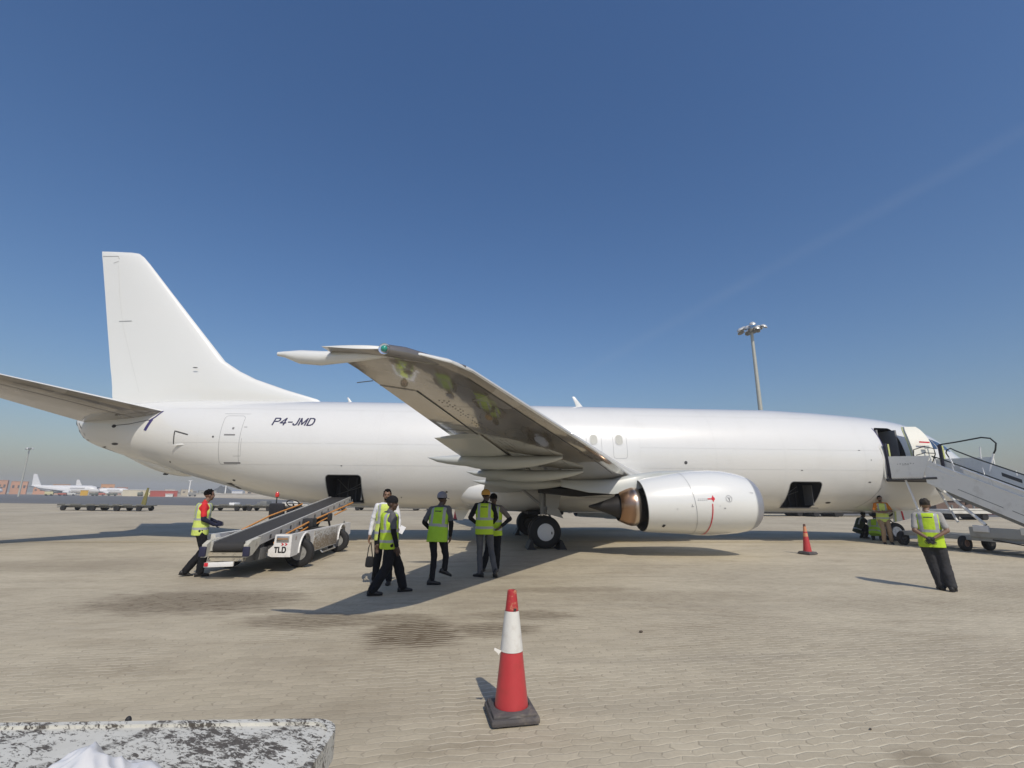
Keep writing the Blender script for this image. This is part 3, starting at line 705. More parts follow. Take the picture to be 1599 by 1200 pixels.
# ---- landing gear
def wheel(mb_list, c, R_, wd, hubr, side, parent, hubm, capped):
    x, y, z = c
    g = MB(); h = wd / 2
    g.revolve([(-h * .55, hubr), (-h * .9, hubr * 1.12), (-h, R_ * .72), (-h * .92, R_ * .88), (-h * .7, R_ * .97), (-h * .35, R_), (h * .35, R_), (h * .7, R_ * .97), (h * .92, R_ * .88), (h, R_ * .72), (h * .9, hubr * 1.12), (h * .55, hubr)], 'y', 48, c)
    t = g.build('wheel', TYRE, parent)
    g = MB(); g.revolve([(-h * .5, hubr * 1.01), (-h * .5, .001)], 'y', 32, c); g.revolve([(h * .5, hubr * 1.01), (h * .5, .001)], 'y', 32, c)
    if capped: g.revolve([(side * h * .9, hubr * 1.1), (side * h * 1.02, hubr * .9), (side * h * 1.08, hubr * .5), (side * h * 1.09, .001)], 'y', 32, c)
    else:
        g.revolve([(side * h * .5, hubr), (side * h * .82, hubr * .98), (side * h * .82, hubr * .8), (side * h * .55, hubr * .7), (side * h * .6, hubr * .35), (side * h * .85, hubr * .3), (side * h * .85, .001)], 'y', 32, c)
        for k in range(6): a_ = k * math.pi / 3; g.sphere((x + hubr * .52 * math.cos(a_), y + side * h * .6, z + hubr * .52 * math.sin(a_)), hubr * .1, 8)
    g.build('hub', hubm, t)
    if capped:
        g = MB(); g.sphere((x + .19, y + side * h * 1.06, z - .02), (.02, .006, .045), 10); g.build('inspection_hole', DARK, t)
HUBD = mat('hub_dark', (.05, .05, .05), .5)
for side in (-1, 1):
    for yy, cap_ in ((2.80, True), (2.26, False)):
        wheel(None, (0, yy * side, .503), .508, .36, .245 if cap_ else .22, side if cap_ else -side, plane, HUBW if cap_ else HUBD, cap_)
    g = MB(); g.tube([(0, 2.2 * side, .5), (0, 2.85 * side, .5)], .07, 12); g.tube([(0, 2.53 * side, .5), (-.02, 2.55 * side, 1.2)], .065, 14); g.build('shock_strut', CHROME, plane)
    g = MB(); g.tube([(-.02, 2.55 * side, 1.05), (-.06, 2.62 * side, 2.1)], .10, 14); g.tube([(0, 2.5 * side, 1.15), (0, 1.2 * side, 1.75)], .05, 10); g.tube([(-.05, 2.55 * side, 1.3), (-.9, 2.4 * side, 2.0)], .045, 10)
    g.tube([(.14, 2.53 * side, .62), (.26, 2.53 * side, .88), (.12, 2.53 * side, 1.12)], .035, 8); g.tube([(.10, 2.7 * side, 1.4), (.22, 2.68 * side, .9), (.1, 2.6 * side, .7)], .015, 8); g.box((.05, 2.55 * side, 1.25), (.2, .26, .12), bev=.02); g.build('main_gear_leg', mat('gear_grey', (.30, .30, .30), .4, var=.1), plane)
    g = MB(); g.prism([(0.02, 1.78), (.52, 1.72), (.42, 1.25), (.30, 1.18), (.0, 1.28)], 'y', 0, .03, T=Matrix.Translation((.02, 2.86 * side, .02)))
    g.prism([(.05, 1.3), (.42, 1.22), (.56, .93), (.02, 1.08)], 'y', 0, .025, T=Matrix.Translation((.02, (2.92) * side, 0)))
    g.build('gear_door', mat('gear_door_grey', (.40, .40, .385), .45, var=.05), plane)
    g = MB(); g.box((.15, 1.05 * side, 1.06), (1.25, 1.7, .12), bev=.05); g.build('wheel_well', DARK, plane)
    g = MB()                                                   # open slot in the wing behind the leg
    rr = [(-.2, 1.73), (.9, 1.62), (2.1, 1.70), (2.1, 1.80), (.9, 1.84), (-.2, 1.86)]
    g.prism(rr, 'y', 2.6, 3.9, T=Matrix.Scale(side, 4, (0, 1, 0))); g.build('gear_bay', DARK, plane)
# nose gear
for s_ in (-1, 1): wheel(None, (14.27, .2 * s_, .34), .343, .2, .2, s_, plane, HUBW, False)
g = MB(); g.tube([(14.27, -.2, .34), (14.27, .2, .34)], .04); g.tube([(14.27, 0, .34), (14.18, 0, .8)], .05); g.build('nose_shock_strut', CHROME, plane)
g = MB(); g.tube([(14.2, 0, .7), (14.1, 0, 1.25)], .08); g.tube([(14.15, 0, .85), (14.9, 0, 1.25)], .035); g.tube([(14.3, 0, .45), (14.42, 0, .65), (14.22, 0, .82)], .025); g.build('nose_gear_leg', mat('gear_dark', (.12, .12, .12), .5), plane)
for s_ in (-1, 1):
    g = MB(); g.prism([(14.2, 1.16), (15.35, 1.2), (15.2, .92), (14.15, .70)], 'y', .30 * s_, .33 * s_); nd = g.build('nose_gear_door', WHITE, plane)
g = MB(); g.prism([(14.50, 1.13), (14.56, 1.13), (14.60, .80), (14.54, .79)], 'y', -.345, -.334); g.build('door_stripe', RED, plane)
g = MB(); g.prism([(14.22, 1.12), (14.30, 1.12), (14.26, .74), (14.18, .72)], 'y', -.345, -.334); g.build('door_edge_strip', mat('primer_green', (.5, .55, .2), .5), plane)
g = MB(); g.box((14.7, 0, 1.12), (1.3, .55, .05)); g.build('nose_gear_bay', DARK, plane)
# probe cluster below nose
g = MB()
g.prism([(16.35, 1.95), (16.75, 1.86), (16.72, 1.66), (16.45, 1.72)], 'y', -1.0, -.93); g.prism([(16.62, 1.8), (16.9, 1.6), (16.86, 1.42), (16.7, 1.38), (16.76, 1.52), (16.58, 1.72)], 'y', -.9, -.86)
g.build('air_data_probe', BLACK, plane)

# ---- fin and tailplanes
d = MB(); rr = []
FINR = [(4.7, -8.0, -15.9, .02), (5.02, -8.2, -16.12, .12), (5.25, -8.55, -16.18, .3), (5.6, -9.75, -16.25, .34), (6.0, -10.95, -16.35, .34), (6.3, -11.6, -16.44, .34), (6.69, -12.22, -16.54, .33), (8.0, -13.37, -16.88, .29), (9.5, -14.68, -17.26, .23), (10.7, -15.72, -17.57, .18), (11.02, -16.02, -17.66, .16), (11.17, -16.22, -17.69, .10), (11.22, -16.5, -17.70, .02)]
for z, xl, xt, t in FINR:
    c = xl - xt; rr.append([(xl - q * c, h * t * .8, z) for q, h in FO] + [(xl - q * c, -h * t * .8, z) for q, h in FO[:0:-1]])
d.loft(rr); d.build('tail_fin', WHITE, plane, ang=50)
g = MB()
def fs_(pts, wd, off=.01):
    P = []
    for x, z in pts:
        zs = [r_[0] for r_ in FINR]; xl = np.interp(z, zs, [r_[1] for r_ in FINR]); xt = np.interp(z, zs, [r_[2] for r_ in FINR]); t = np.interp(z, zs, [r_[3] for r_ in FINR])
        q = (xl - x) / (xl - xt); h = np.interp(q, [a for a, _ in FO], [b for _, b in FO]); P.append(Vector((x, -h * t * .8 - off, z)))
    V = []
    for i, p in enumerate(P):
        t = (P[min(i + 1, len(P) - 1)] - P[max(i - 1, 0)]).normalized(); s_ = t.cross(Vector((0, -1, 0))).normalized() * wd / 2; V += [p + s_, p - s_]
    g.add(V, [(2 * i, 2 * i + 1, 2 * i + 3, 2 * i + 2) for i in range(len(P) - 1)])
fs_([(-17.62, 11.0), (-16.98, 11.0), (-16.92, 10.88)], .02); fs_([(-17.12, 10.7), (-16.92, 10.78)], .015)
g.build('rudder_tip_seam', mat('rs', (.35, .35, .34), .5), plane)
g = MB(); fs_([(-16.45, 8.22), (-15.95, 8.24)], .03); g.build('fin_vent', SEAM, plane)
g = MB(); fs_([(-16.9, 10.6), (-16.62, 9.3), (-16.25, 8.0), (-15.6, 6.4), (-15.2, 5.4)], .012); g.build('rudder_hinge', SOFT, plane)
g = MB(); g.sphere((-13.15, -.285, 6.35), (.10, .008, .022), 10); g.build('fin_light', DSEAM, plane)
for side in (-1, 1):
    d = MB(); rr = []
    for y in (.35, .8, 2, 3.5, 5, 6.1, 6.3, 6.36):
        f = max(0, (y - 6.1) / .26); xl = -13.32 - .645 * (y - .8) - .35 * f * f; xt = -16.75 - .235 * (y - .8) + .0 * f; z = 4.46 + .115 * (y - .8); c = xl - xt
        t = .095 * (1 - .8 * f); tz = -.16 * c / 3.2 * 1.4
        rr.append([(xl - q * c, y * side, z + h * t * c * .85 + tz * q) for q, h in FO] + [(xl - q * c, y * side, z - h * t * c * .85 + tz * q) for q, h in FO[:0:-1]])
    d.loft(rr); o = d.build('tailplane', [WHITE, WINGU], plane, ang=50)
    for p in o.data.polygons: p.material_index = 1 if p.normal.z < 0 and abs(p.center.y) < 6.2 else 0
    g = MB(); V = []
    for y in np.linspace(.8, 6.1, 12):
        xl = -13.32 - .645 * (y - .8); xt = -16.75 - .235 * (y - .8); c = xl - xt; z = 4.46 + .115 * (y - .8); q = .30; x = xl - q * c
        zz = z - .62 * .095 * c * .85 - .07 * c * q - .006; V += [(x + .014, y * side, zz), (x - .014, y * side, zz)]
    g.add(V, [(2 * i, 2 * i + 1, 2 * i + 3, 2 * i + 2) for i in range(11)]); g.build('elevator_gap', DSEAM, plane)
# blue sealing plate at the tailplane root
g = MB(); ribbon(g, dense([(-13.48, 4.50), (-13.66, 4.26), (-13.84, 4.12)], .05), .05, .012); ribbon(g, dense([(-13.74, 4.18), (-13.90, 3.78)], .05), .10, .012); g.build_each('tailplane_seal', BLUE, plane)
g = MB(); ribbon(g, dense([(-13.85, 4.16), (-14.6, 4.02), (-15.2, 3.98)], .1), .022, .008); g.build('tailplane_gap', DSEAM, plane)
g = MB(); dot(g, -15.2, 3.96, .06, .01, 1.6); g.build('jackscrew_hole', DARK, plane)
# blade aerials
for x, z0, h, w_ in ((1.85, 5.10, .46, .30), (-7.25, 5.12, .23, .16)):
    g = MB(); rr = []
    for t, xo, ww, th in ((0, 0, w_, .03), (.5, -.13 * h / .46, w_ * .65, .022), (.97, -.26 * h / .46, w_ * .4, .014), (1, -.27 * h / .46, w_ * .3, .004)):
        rr.append([(x + xo + ww * .5 * math.cos(a_), th * math.sin(a_), z0 + h * t) for a_ in np.linspace(0, 2 * math.pi, 16, endpoint=False)])
    g.loft(rr); g.build('blade_aerial', WHITE, plane)
for x in (3.3, 7.6): g = MB(); g.sphere((x, 0, 5.12), (.12, .05, .035), 10); g.build('crown_beacon', WHITE, plane)
g = MB(); g.prism([(-3.1, 1.2), (-2.45, 1.2), (-2.75, .72), (-2.95, .72)], 'y', -.02, .02); g.build('belly_aerial', WHITE2, plane)
# ================================================================== wheel chocks
for i, (x, y, lab) in enumerate(((-.46, -2.8, 'black rubber chock wedged behind the near main wheel'), (.46, -2.8, 'black rubber chock wedged ahead of the near main wheel'),
                            (-.46, 2.6, 'black rubber chock wedged behind the far main wheels'))):
    s_ = 1 if x > 0 else -1
    g = MB(); g.prism([(x - s_ * .14, .0), (x - s_ * .06, .02), (x - s_ * .03, .27), (x + s_ * .03, .27), (x + s_ * .17, 0)], 'y', y - .42, y + .42)
    g.tube([(x + s_ * .02, y - .43, .1), (x + s_ * .02, y + .43, .1)], .02, 8)
    tag(g.build('wheel_chock', BLACK, ang=25), lab, 'chock', 'wheel chocks')

# ================================================================== cones
CR = mat('cone_red', (.48, .045, .05), .42, var=.1, vscale=8, dirt=(.30, .05, .035), dscale=9, damt=.35, coat=.15)
def cone_sleeve():
    m = mat('cone_white_sleeve', (.70, .69, .64), .35, var=.05, dirt=(.45, .40, .33), dscale=10, damt=.35, coat=.15); return m
CW = cone_sleeve(); CT = mat('cone_tip_worn_red', (.42, .03, .035), .5, var=.2, dirt=(.55, .40, .20), dscale=28, damt=.8)
CB = mat('cone_base_rubber', (.085, .078, .078), .7, var=.2, dirt=(.26, .22, .17), dscale=7, damt=.55)
CO = mat('cone_faded_orange', (.60, .26, .13), .5, var=.2, dirt=(.62, .48, .30), dscale=12, damt=.6); CD = mat('cone_tip_dark', (.12, .06, .045), .6, var=.3)
def cone(loc, h, rb, rt_, bands, base, rz, label, lean=(0, 0), tatter=False):
    t = empty('traffic_cone', loc, rz, label, 'cone', 'traffic cones on the apron'); t.rotation_euler = (lean[0], lean[1], rz)
    g = MB(); g.box((0, 0, .035), (base, base, .05), bev=.022); g.box((0, 0, .068), (base * .9, base * .9, .03), bev=.012); g.revolve([(.06, rb * 1.35), (.085, rb * 1.22), (.09, rb * 1.05)], 'z', 40); g.build('base', CB, t)
    for n, (a, b_, m) in enumerate(bands):
        ra = rb + (rt_ - rb) * a; rbb = rb + (rt_ - rb) * b_; o_ = .004 if m is CW else 0
        g = MB(); z0 = .08 + a * (h - .08); z1 = .08 + b_ * (h - .08)
        pr_ = [(z0, ra + o_)] + [(z0 + (z1 - z0) * k / 6, ra + (rbb - ra) * k / 6 + o_) for k in range(1, 6)] + [(z1, rbb + o_)]
        if b_ == 1: pr_ += [(z1 + .004, rbb * .8), (z1 - .02, rbb * .7), (z1 - .02, .001)]
        g.revolve(pr_, 'z', 40); g.build('sleeve' if m is CW else 'cone_body', m, t)
    if tatter:
        g = MB(); g.add([(-.085, -.03, .475), (-.145, -.05, .505), (-.15, -.055, .49), (-.12, -.05, .465), (-.115, -.045, .45)], [(0, 1, 2, 3, 4)]); g.build('torn_strip', CW, t)
        g = MB(); g.tube([(.012, -.063, .775), (.012, -.068, .772)], .012, 8); g.build('grommet', DSEAM, t)
    return t
cone((-1.86, -14.56, 0), .905, .13, .036, ((0, .47, CR), (.47, .82, CW), (.82, 1, CT)), .37, R(8), 'large red and white traffic cone standing alone in the foreground', tatter=True)
cone((7.6, -4.47, 0), .86, .115, .03, ((0, .55, CR), (.55, .68, CO), (.68, .73, CR), (.73, .92, CO), (.92, 1, CD)), .38, R(20), 'red cone with faded orange bands and a dark tip, right of the engine', lean=(R(1), R(-1)))
cone((-3.71, 14.6, 0), .8, .15, .04, ((0, 1, CR),), .4, 0, 'small plain red cone seen beyond the aircraft belly')

# ================================================================== people
SK_D = (.075, .042, .028); SK_M = (.20, .115, .075)
def fabric(name, c, var=.12, bump=.35): return mat(name, c, .85, var=var, vscale=9, bump=bump, bscale=24, spec=.2)
LIME = fabric('lime_vest', (.47, .66, .045)); LIMEY = fabric('yellow_vest', (.58, .68, .16)); LIMED = fabric('green_vest', (.37, .62, .05))
TAPE = mat('reflective_tape', (.36, .37, .38), .35, var=.08); PRINT = mat('vest_print', (.05, .07, .05), .7)
F_BLK = fabric('black_cloth', (.012, .012, .014)); F_GRY = fabric('grey_cloth', (.11, .11, .12)); F_WHT = fabric('white_cloth', (.68, .68, .70)); F_NVY = fabric('navy_cloth', (.02, .022, .045))
F_JEAN = fabric('grey_denim', (.10, .10, .105), .25); F_TAN = fabric('tan_cloth', (.36, .25, .15)); F_ORG = fabric('orange_cloth', (.62, .20, .03)); F_RED = fabric('red_cloth', (.62, .035, .04)); F_PALE = fabric('pale_grey_cloth', (.34, .33, .31))
HAIR = mat('black_hair', (.006, .0055, .0055), 1.0, spec=.1, bump=.6, bscale=90); HAIRG = mat('greying_hair', (.030, .024, .018), .9, var=.3, vscale=60, bump=.6, bscale=90); SHOE = mat('shoe_leather', (.015, .014, .014), .5); SOLE = mat('pale_sole', (.5, .5, .48), .6)
EYEM = mat('eye_dark', (.02, .012, .01), .2)
SKM = {}
def skin(c):
    if c not in SKM: SKM[c] = mat('skin', c, .5, var=.08, vscale=20)
    return SKM[c]
BASE = dict(hip=(0, 0, .90), neck=(0, .0, 1.435), head=(0, .02, 1.58), yaw=0,
            shl=(-.165, 0, 1.385), elL=(-.23, -.02, 1.11), wrL=(-.23, .06, .87), shr=(.165, 0, 1.385), elR=(.23, -.02, 1.11), wrR=(.23, .06, .87),
            knL=(-.10, .02, .48), anL=(-.11, -.02, .085), knR=(.10, .02, .48), anR=(.11, -.02, .085), ftL=0, ftR=0, facing=0, piL=0, piR=0, hdL=None, hdR=None)
def V3(p): return Vector(p)
def caps(mb, a, b, ra, rb, n=12):
    a, b = V3(a), V3(b); d = (b - a); l = d.length; d.normalize()
    path = [a - d * ra * .9, a - d * ra * .5, a, a.lerp(b, .33), a.lerp(b, .66), b, b + d * rb * .5, b + d * rb * .9]
    rs = [ra * .35, ra * .85, ra, ra + (rb - ra) * .33, ra + (rb - ra) * .66, rb, rb * .85, rb * .35]
    mb.tube(path, rs, n)
def torso(mb, hip, neck, shl, shr, infl=0, t0=-.12, t1=1.0, prof_=None, depth=1.0, n=20):
    hip, neck, shl, shr = map(V3, (hip, neck, shl, shr)); ax = neck - hip
    rx = (shr - shl).normalized(); rings = []
    hipx = Vector((rx.x, rx.y, 0)).normalized()
    for t, w_, d_ in prof_ or ((-.14, .13, .10), (-.06, .165, .118), (.05, .165, .118), (.25, .148, .105), (.45, .152, .108), (.65, .172, .118), (.80, .182, .115), (.90, .165, .095), (.97, .10, .07), (1.03, .06, .058)):
        if t < t0 - 1e-6 or t > t1 + 1e-6: continue
        c = hip + ax * t; x = (hipx.lerp(rx, max(0, min(1, t)))).normalized(); y = ax.normalized().cross(x).normalized()
        rings.append([c + x * (w_ + infl) * math.copysign(abs(math.cos(a)) ** .85, math.cos(a)) + y * (d_ * depth + infl) * math.copysign(abs(math.sin(a)) ** .85, math.sin(a)) for a in np.linspace(0, 2 * math.pi, n, endpoint=False)])
    mb.loft(rings)
def hand(mb, wr, d, pn, side, curl=.5):
    """palm and five fingers; d forearm direction, pn palm normal"""
    wr, d, pn = V3(wr), V3(d).normalized(), V3(pn); pn = (pn - d * pn.dot(d)).normalized(); x = d.cross(pn).normalized() * side
    caps(mb, wr, wr + d * .035, .026, .028, 10)
    for k, o in enumerate((-.03, -.01, .01, .03)): caps(mb, wr + d * .02 + x * o * .8, wr + d * .085 + x * o, .014, .0115, 8)
    for k, (o, l) in enumerate(((-.031, .072), (-.0105, .082), (.0105, .076), (.031, .060))):
        p = wr + d * .088 + x * o; dr = d.copy()
        for j, f in enumerate((.45, .32, .25)):
            dr = (dr + pn * curl * (.45 + .25 * j)).normalized(); q = p + dr * l * f; caps(mb, p, q, .0085 - .0008 * j, .0078 - .0008 * j, 8); p = q
    p = wr + d * .02 - x * .026; q = p + (d * .6 - x * .75 + pn * .3).normalized() * .042; caps(mb, p, q, .013, .0105, 8); r_ = q + (d * .85 - x * .1 + pn * .45).normalized() * .034; caps(mb, q, r_, .010, .008, 8)
def head(mb, c, f, tilt=0):
    """skull, jaw, nose, ears; f = facing angle about z"""
    T = Matrix.Translation(c) @ Matrix.Rotation(f, 4, 'Z') @ Matrix.Rotation(tilt, 4, 'X')
    mb.sphere((0, -.008, .02), (.073, .092, .085), 20, T=T); mb.sphere((0, .02, -.035), (.058, .070, .075), 18, T=T); mb.sphere((0, .045, -.088), (.03, .032, .026), 12, T=T)
    mb.sphere((0, .086, -.022), (.013, .020, .020), 10, T=T); mb.tube([T @ Vector((0, .078, .012)), T @ Vector((0, .092, -.012))], [.009, .012], 8)
    mb.sphere((0, .077, .026), (.045, .014, .011), 10, T=T); mb.sphere((0, .078, -.058), (.024, .012, .010), 10, T=T)
    for s in (-1, 1): mb.sphere((.074 * s, -.005, -.012), (.010, .020, .031), 10, T=T); mb.sphere((.036 * s, .062, -.03), (.020, .018, .018), 10, T=T)
    return T
def person(loc, rz, H, pose, label, skinc=SK_D, trousers=F_BLK, shirt=F_GRY, vest=LIME, sleeve=None, forearm=None, glove=None, hair='hair', hairm=HAIR, beard=False, tuck=0, shoes=SHOE, long_sleeve=False, vest_style=2, prints=False, shirt_hem=True, cap=None, seed=0, loose=1.0, group='ground crew in high visibility vests'):
    P = dict(BASE); P.update(pose); s = H / 1.70
    t = empty('person', loc, rz, label, 'person', group)
    sc_ = lambda k: V3(P[k]) * s
    hip, neck, hd = sc_('hip'), sc_('neck'), sc_('head'); shl, shr = sc_('shl'), sc_('shr')
    rx = (shr - shl).normalized(); hx = Vector((rx.x, rx.y, 0)).normalized()
    hl = hip - hx * .095 * s + Vector((0, 0, -.02)); hr = hip + hx * .095 * s + Vector((0, 0, -.02))
    hh = P.get('hipL'); 
    EL, WL, ER, WR = sc_('elL'), sc_('wrL'), sc_('elR'), sc_('wrR'); KL, AL, KR, AR = sc_('knL'), sc_('anL'), sc_('knR'), sc_('anR')
    # body
    b = MB(); torso(b, hip, neck, shl, shr, -.012)
    caps(b, neck - Vector((0, 0, .03)), hd - Vector((0, 0, .07)), .055, .052)
    for a, e, w_ in ((shl, EL, WL), (shr, ER, WR)): caps(b, a, e, .050, .040); caps(b, e, w_, .040, .027)
    for a, k, an in ((hl, KL, AL), (hr, KR, AR)): caps(b, a, k, .080, .052); caps(b, k, an, .052, .036)
    m1 = remesh(b, .010, 5)
    hm = MB(); HT = head(hm, hd, P['facing'], P.get('tilt', 0)); caps(hm, hd - Vector((0, 0, .06)), neck, .05, .056); m2 = remesh(hm, .0055, 3, .5)
    hs = MB()
    for (w_, e, s_, k) in ((WL, EL, -1, 'hdL'), (WR, ER, 1, 'hdR')):
        dd = V3(P[k]) if P[k] else (w_ - e).normalized(); pn = V3(P.get(k + 'n', (-s_, .2, 0)))
        hand(hs, w_, dd, pn, s_)
    m3 = remesh(hs, .0042, 1, .4)
    body = link('body', join_meshes([m1, m2, m3] if not glove else [m1, m2]), [skin(skinc), EYEM], t)
    for p in body.data.polygons:
        q = HT.inverted() @ p.center
        if q.y > .06 and abs(abs(q.x) - .031) < .011 and abs(q.z - .004) < .0065: p.material_index = 1
    if glove: link('glove', m3, glove, t)
    # trousers
    g = MB(); torso(g, hip, neck, shl, shr, .012, -.2, .12, ((-.2, .10, .09), (-.14, .15, .112), (-.05, .172, .124), (.05, .165, .12), (.12, .155, .115)))
    lo = loose
    for a, k, an in ((hl, KL, AL), (hr, KR, AR)):
        caps(g, a, k, .098 * (1 + (lo - 1) * .5), .074 * lo); caps(g, k, an + (an - k).normalized() * -.005, .074 * lo, .064 * lo)
    link('trousers', remesh(g, .011, 4, .5, .022, .09), trousers, t)
    # shoes
    for an, k, fa, pi in ((AL, KL, P['ftL'], P['piL']), (AR, KR, P['ftR'], P['piR'])):
        g = MB(); T = Matrix.Translation(an) @ Matrix.Rotation(fa, 4, 'Z') @ Matrix.Rotation(pi, 4, 'X')
        g.loft([[(w_ * math.cos(a), y, z + hh_ * math.sin(a)) for a in np.linspace(0, 2 * math.pi, 14, endpoint=False)] for y, w_, z, hh_ in ((-.09, .012, -.045, .02), (-.078, .036, -.04, .04), (-.03, .042, -.03, .052), (.04, .044, -.045, .042), (.11, .050, -.055, .028), (.155, .042, -.06, .022), (.175, .016, -.063, .012))], T=T)
        caps(g, T @ Vector((0, -.025, -.03)), T @ Vector((0, -.02, .03)), .04, .04); o = link('shoe', remesh(g, .008, 2, .4), shoes, t)
        g = MB(); g.loft([[(w_ * math.cos(a), y, -.078 + .010 * math.sin(a)) for a in np.linspace(0, 2 * math.pi, 14, endpoint=False)] for y, w_ in ((-.09, .02), (-.06, .041), (.03, .044), (.11, .052), (.17, .03))], T=T); g.build('sole', shoes if shoes is SHOE else SOLE, o)
    # shirt
    g = MB(); torso(g, hip, neck, shl, shr, .012, -.19 if shirt_hem else 0, 1.0, ((-.19, .165, .125), (-.1, .172, .126), (.05, .168, .122), (.25, .155, .112), (.45, .158, .115), (.65, .176, .122), (.80, .186, .118), (.90, .168, .098), (.97, .105, .075)))
    caps(g, neck - Vector((0, 0, .05)), neck + (hd - neck) * .12, .062, .058)
    for a, e, w_ in ((shl, EL, WL), (shr, ER, WR)): caps(g, a, a.lerp(e, .78), .060, .058); caps(g, a, neck - Vector((0, 0, .02)), .052, .055)
    link('shirt', remesh(g, .011, 4, .5, .016, .10), shirt, t)
    for a, e, w_ in ((shl, EL, WL), (shr, ER, WR)):
        if forearm:
            g = MB(); caps(g, a.lerp(e, .7), e, .050, .049); caps(g, e, e.lerp(w_, .93), .049, .037); link('sleeve', remesh(g, .010, 3, .5, .012, .06), forearm, t)
    # vest
    if vest:
        g = MB(); lowt = P.get('vest0', -.24)
        torso(g, hip, neck, shl, shr, .026, lowt, .98, ((lowt, .172, .128), (-.1, .170, .128), (.05, .170, .128), (.25, .160, .120), (.45, .162, .122), (.62, .170, .126), (.74, .152, .128), (.84, .148, .126), (.92, .142, .112), (.97, .112, .088)))
        vm = remesh(g, .010, 3, .5, .014, .11); o = link('vest', vm, [vest, TAPE, PRINT], t)
        ax = neck - hip; L2 = ax.length_squared
        for p in vm.polygons:
            q = p.center - hip; tt = q.dot(ax) / L2; u = (q - ax * tt).dot(rx); y = (q - ax * tt).dot(ax.normalized().cross(rx))
            if vest_style == 2: band = abs(tt - .36) < .045 or abs(tt - .02) < .045
            elif vest_style == 1: band = abs(tt - .34) < .05
            else: band = abs(tt - .0) < .04
            strap = tt > .36 and abs(abs(u) - .115) < .026
            if band or strap: p.material_index = 1
            elif prints and y < 0 and .80 < tt < .845 and abs(u) < .062: p.material_index = 2
    # hair, cap, beard
    if hair:
        g = MB()
        for q in range(46):
            a = random.uniform(0, 2 * math.pi); zz = random.uniform(-.35, 1); rr_ = math.sqrt(max(0, 1 - zz * zz)); yv = rr_ * math.sin(a)
            if yv > .55 and zz < .45: continue
            g.sphere((.067 * rr_ * math.cos(a), -.010 + .086 * yv, .030 + .080 * zz), random.uniform(.018, .024), 8, T=HT)
        g.sphere((0, -.018, .034), (.076, .088, .083), 18, T=HT)
        if hair != 'cap': link('hair', remesh(g, .0065, 1, .4), hairm, t)
        else:
            link('hair', remesh(g, .008, 2, .5), hairm, t)
    if cap:
        g = MB(); rr = []
        for zz, k in ((-.012, 1.0), (.0, 1.035), (.03, 1.04), (.06, .96), (.085, .78), (.105, .5), (.115, .2), (.117, .02)):
            rr.append([(.084 * k * math.cos(a), -.010 + .104 * k * math.sin(a), .03 + zz) for a in np.linspace(0, 2 * math.pi, 28, endpoint=False)])
        g.loft(rr, T=HT); o = g.build('cap', cap[0], t)
        if cap[1] is not None:
            B = HT @ Matrix.Rotation(cap[1], 4, 'Z'); g = MB(); g.loft([[(x * .07, .075 + y, .022 - .02 * x * x + dz) for x in (-1, -.6, -.2, .2, .6, 1)] + [(x * .07, .075 + y, .016 - .02 * x * x + dz) for x in (1, .6, .2, -.2, -.6, -1)] for y, dz in ((0, 0.004), (.035, 0), (.06, -.006))], T=B); g.build('cap_brim', cap[0], o)
    if beard:
        g = MB(); g.sphere((0, .035, -.068), (.052, .052, .040), 14, T=HT); g.sphere((0, .082, -.046), (.024, .012, .006), 8, T=HT); link('beard', remesh(g, .006, 1, .4), HAIR, t)
    return t
def A(x, y, z): return (x, y, z)
# 1 loader beside the low end of the belt, walking right
person((-7.90, -7.93, 0), R(-58), 1.72, dict(hip=(0, -.03, .92), neck=(0, -.02, 1.45), head=(0, .04, 1.60), shl=(-.165, -.01, 1.40), shr=(.165, -.03, 1.40),
    elR=(.225, -.02, 1.12), wrR=(.19, .20, 1.00), elL=(-.22, .04, 1.13), wrL=(-.18, .24, 1.05), knL=(-.09, .10, .50), anL=(-.10, -.18, .10), knR=(.11, .08, .50), anR=(.10, .06, .085), piL=R(-14), hdR=(0, .9, .1), facing=R(6)),
    'man in a pale yellow vest over a red shirt beside the conveyor low end', SK_M, F_BLK, F_RED, LIMEY, forearm=F_NVY, glove=F_NVY, seed=1, loose=1.15)
# 2 walking man in front
person((-3.66, -9.84, 0), R(-72), 1.62, dict(hip=(0, -.04, .90), neck=(0, -.06, 1.42), head=(0, -.02, 1.565), shl=(-.165, -.10, 1.375), shr=(.165, -.03, 1.365),
    elR=(.22, .0, 1.08), wrR=(.23, .07, .82), elL=(-.22, -.16, 1.10), wrL=(-.20, -.20, .84), knL=(-.09, .16, .48), anL=(-.10, .27, .09), knR=(.10, -.06, .48), anR=(.11, -.29, .10), ftR=R(-5), facing=R(-25)),
    'man in a black cap and lime vest striding to the right, his legs wide apart', SK_D, F_BLK, F_GRY, LIME, forearm=F_BLK, hair=None, cap=(F_BLK, None), seed=2, loose=1.2)
# 3 bearded man behind him, facing the camera
w3 = person((-3.94, -8.97, 0), R(182), 1.76, dict(elL=(-.24, .02, 1.12), wrL=(-.26, .16, .98), elR=(.24, -.02, 1.12), wrR=(.27, .02, .86), facing=R(4), anL=(-.12, 0, .085), anR=(.14, -.05, .085)),
    'bearded man in a white shirt and lime vest facing the camera behind another worker', SK_M, F_BLK, F_WHT, LIMEY, forearm=F_WHT, beard=True, seed=3)
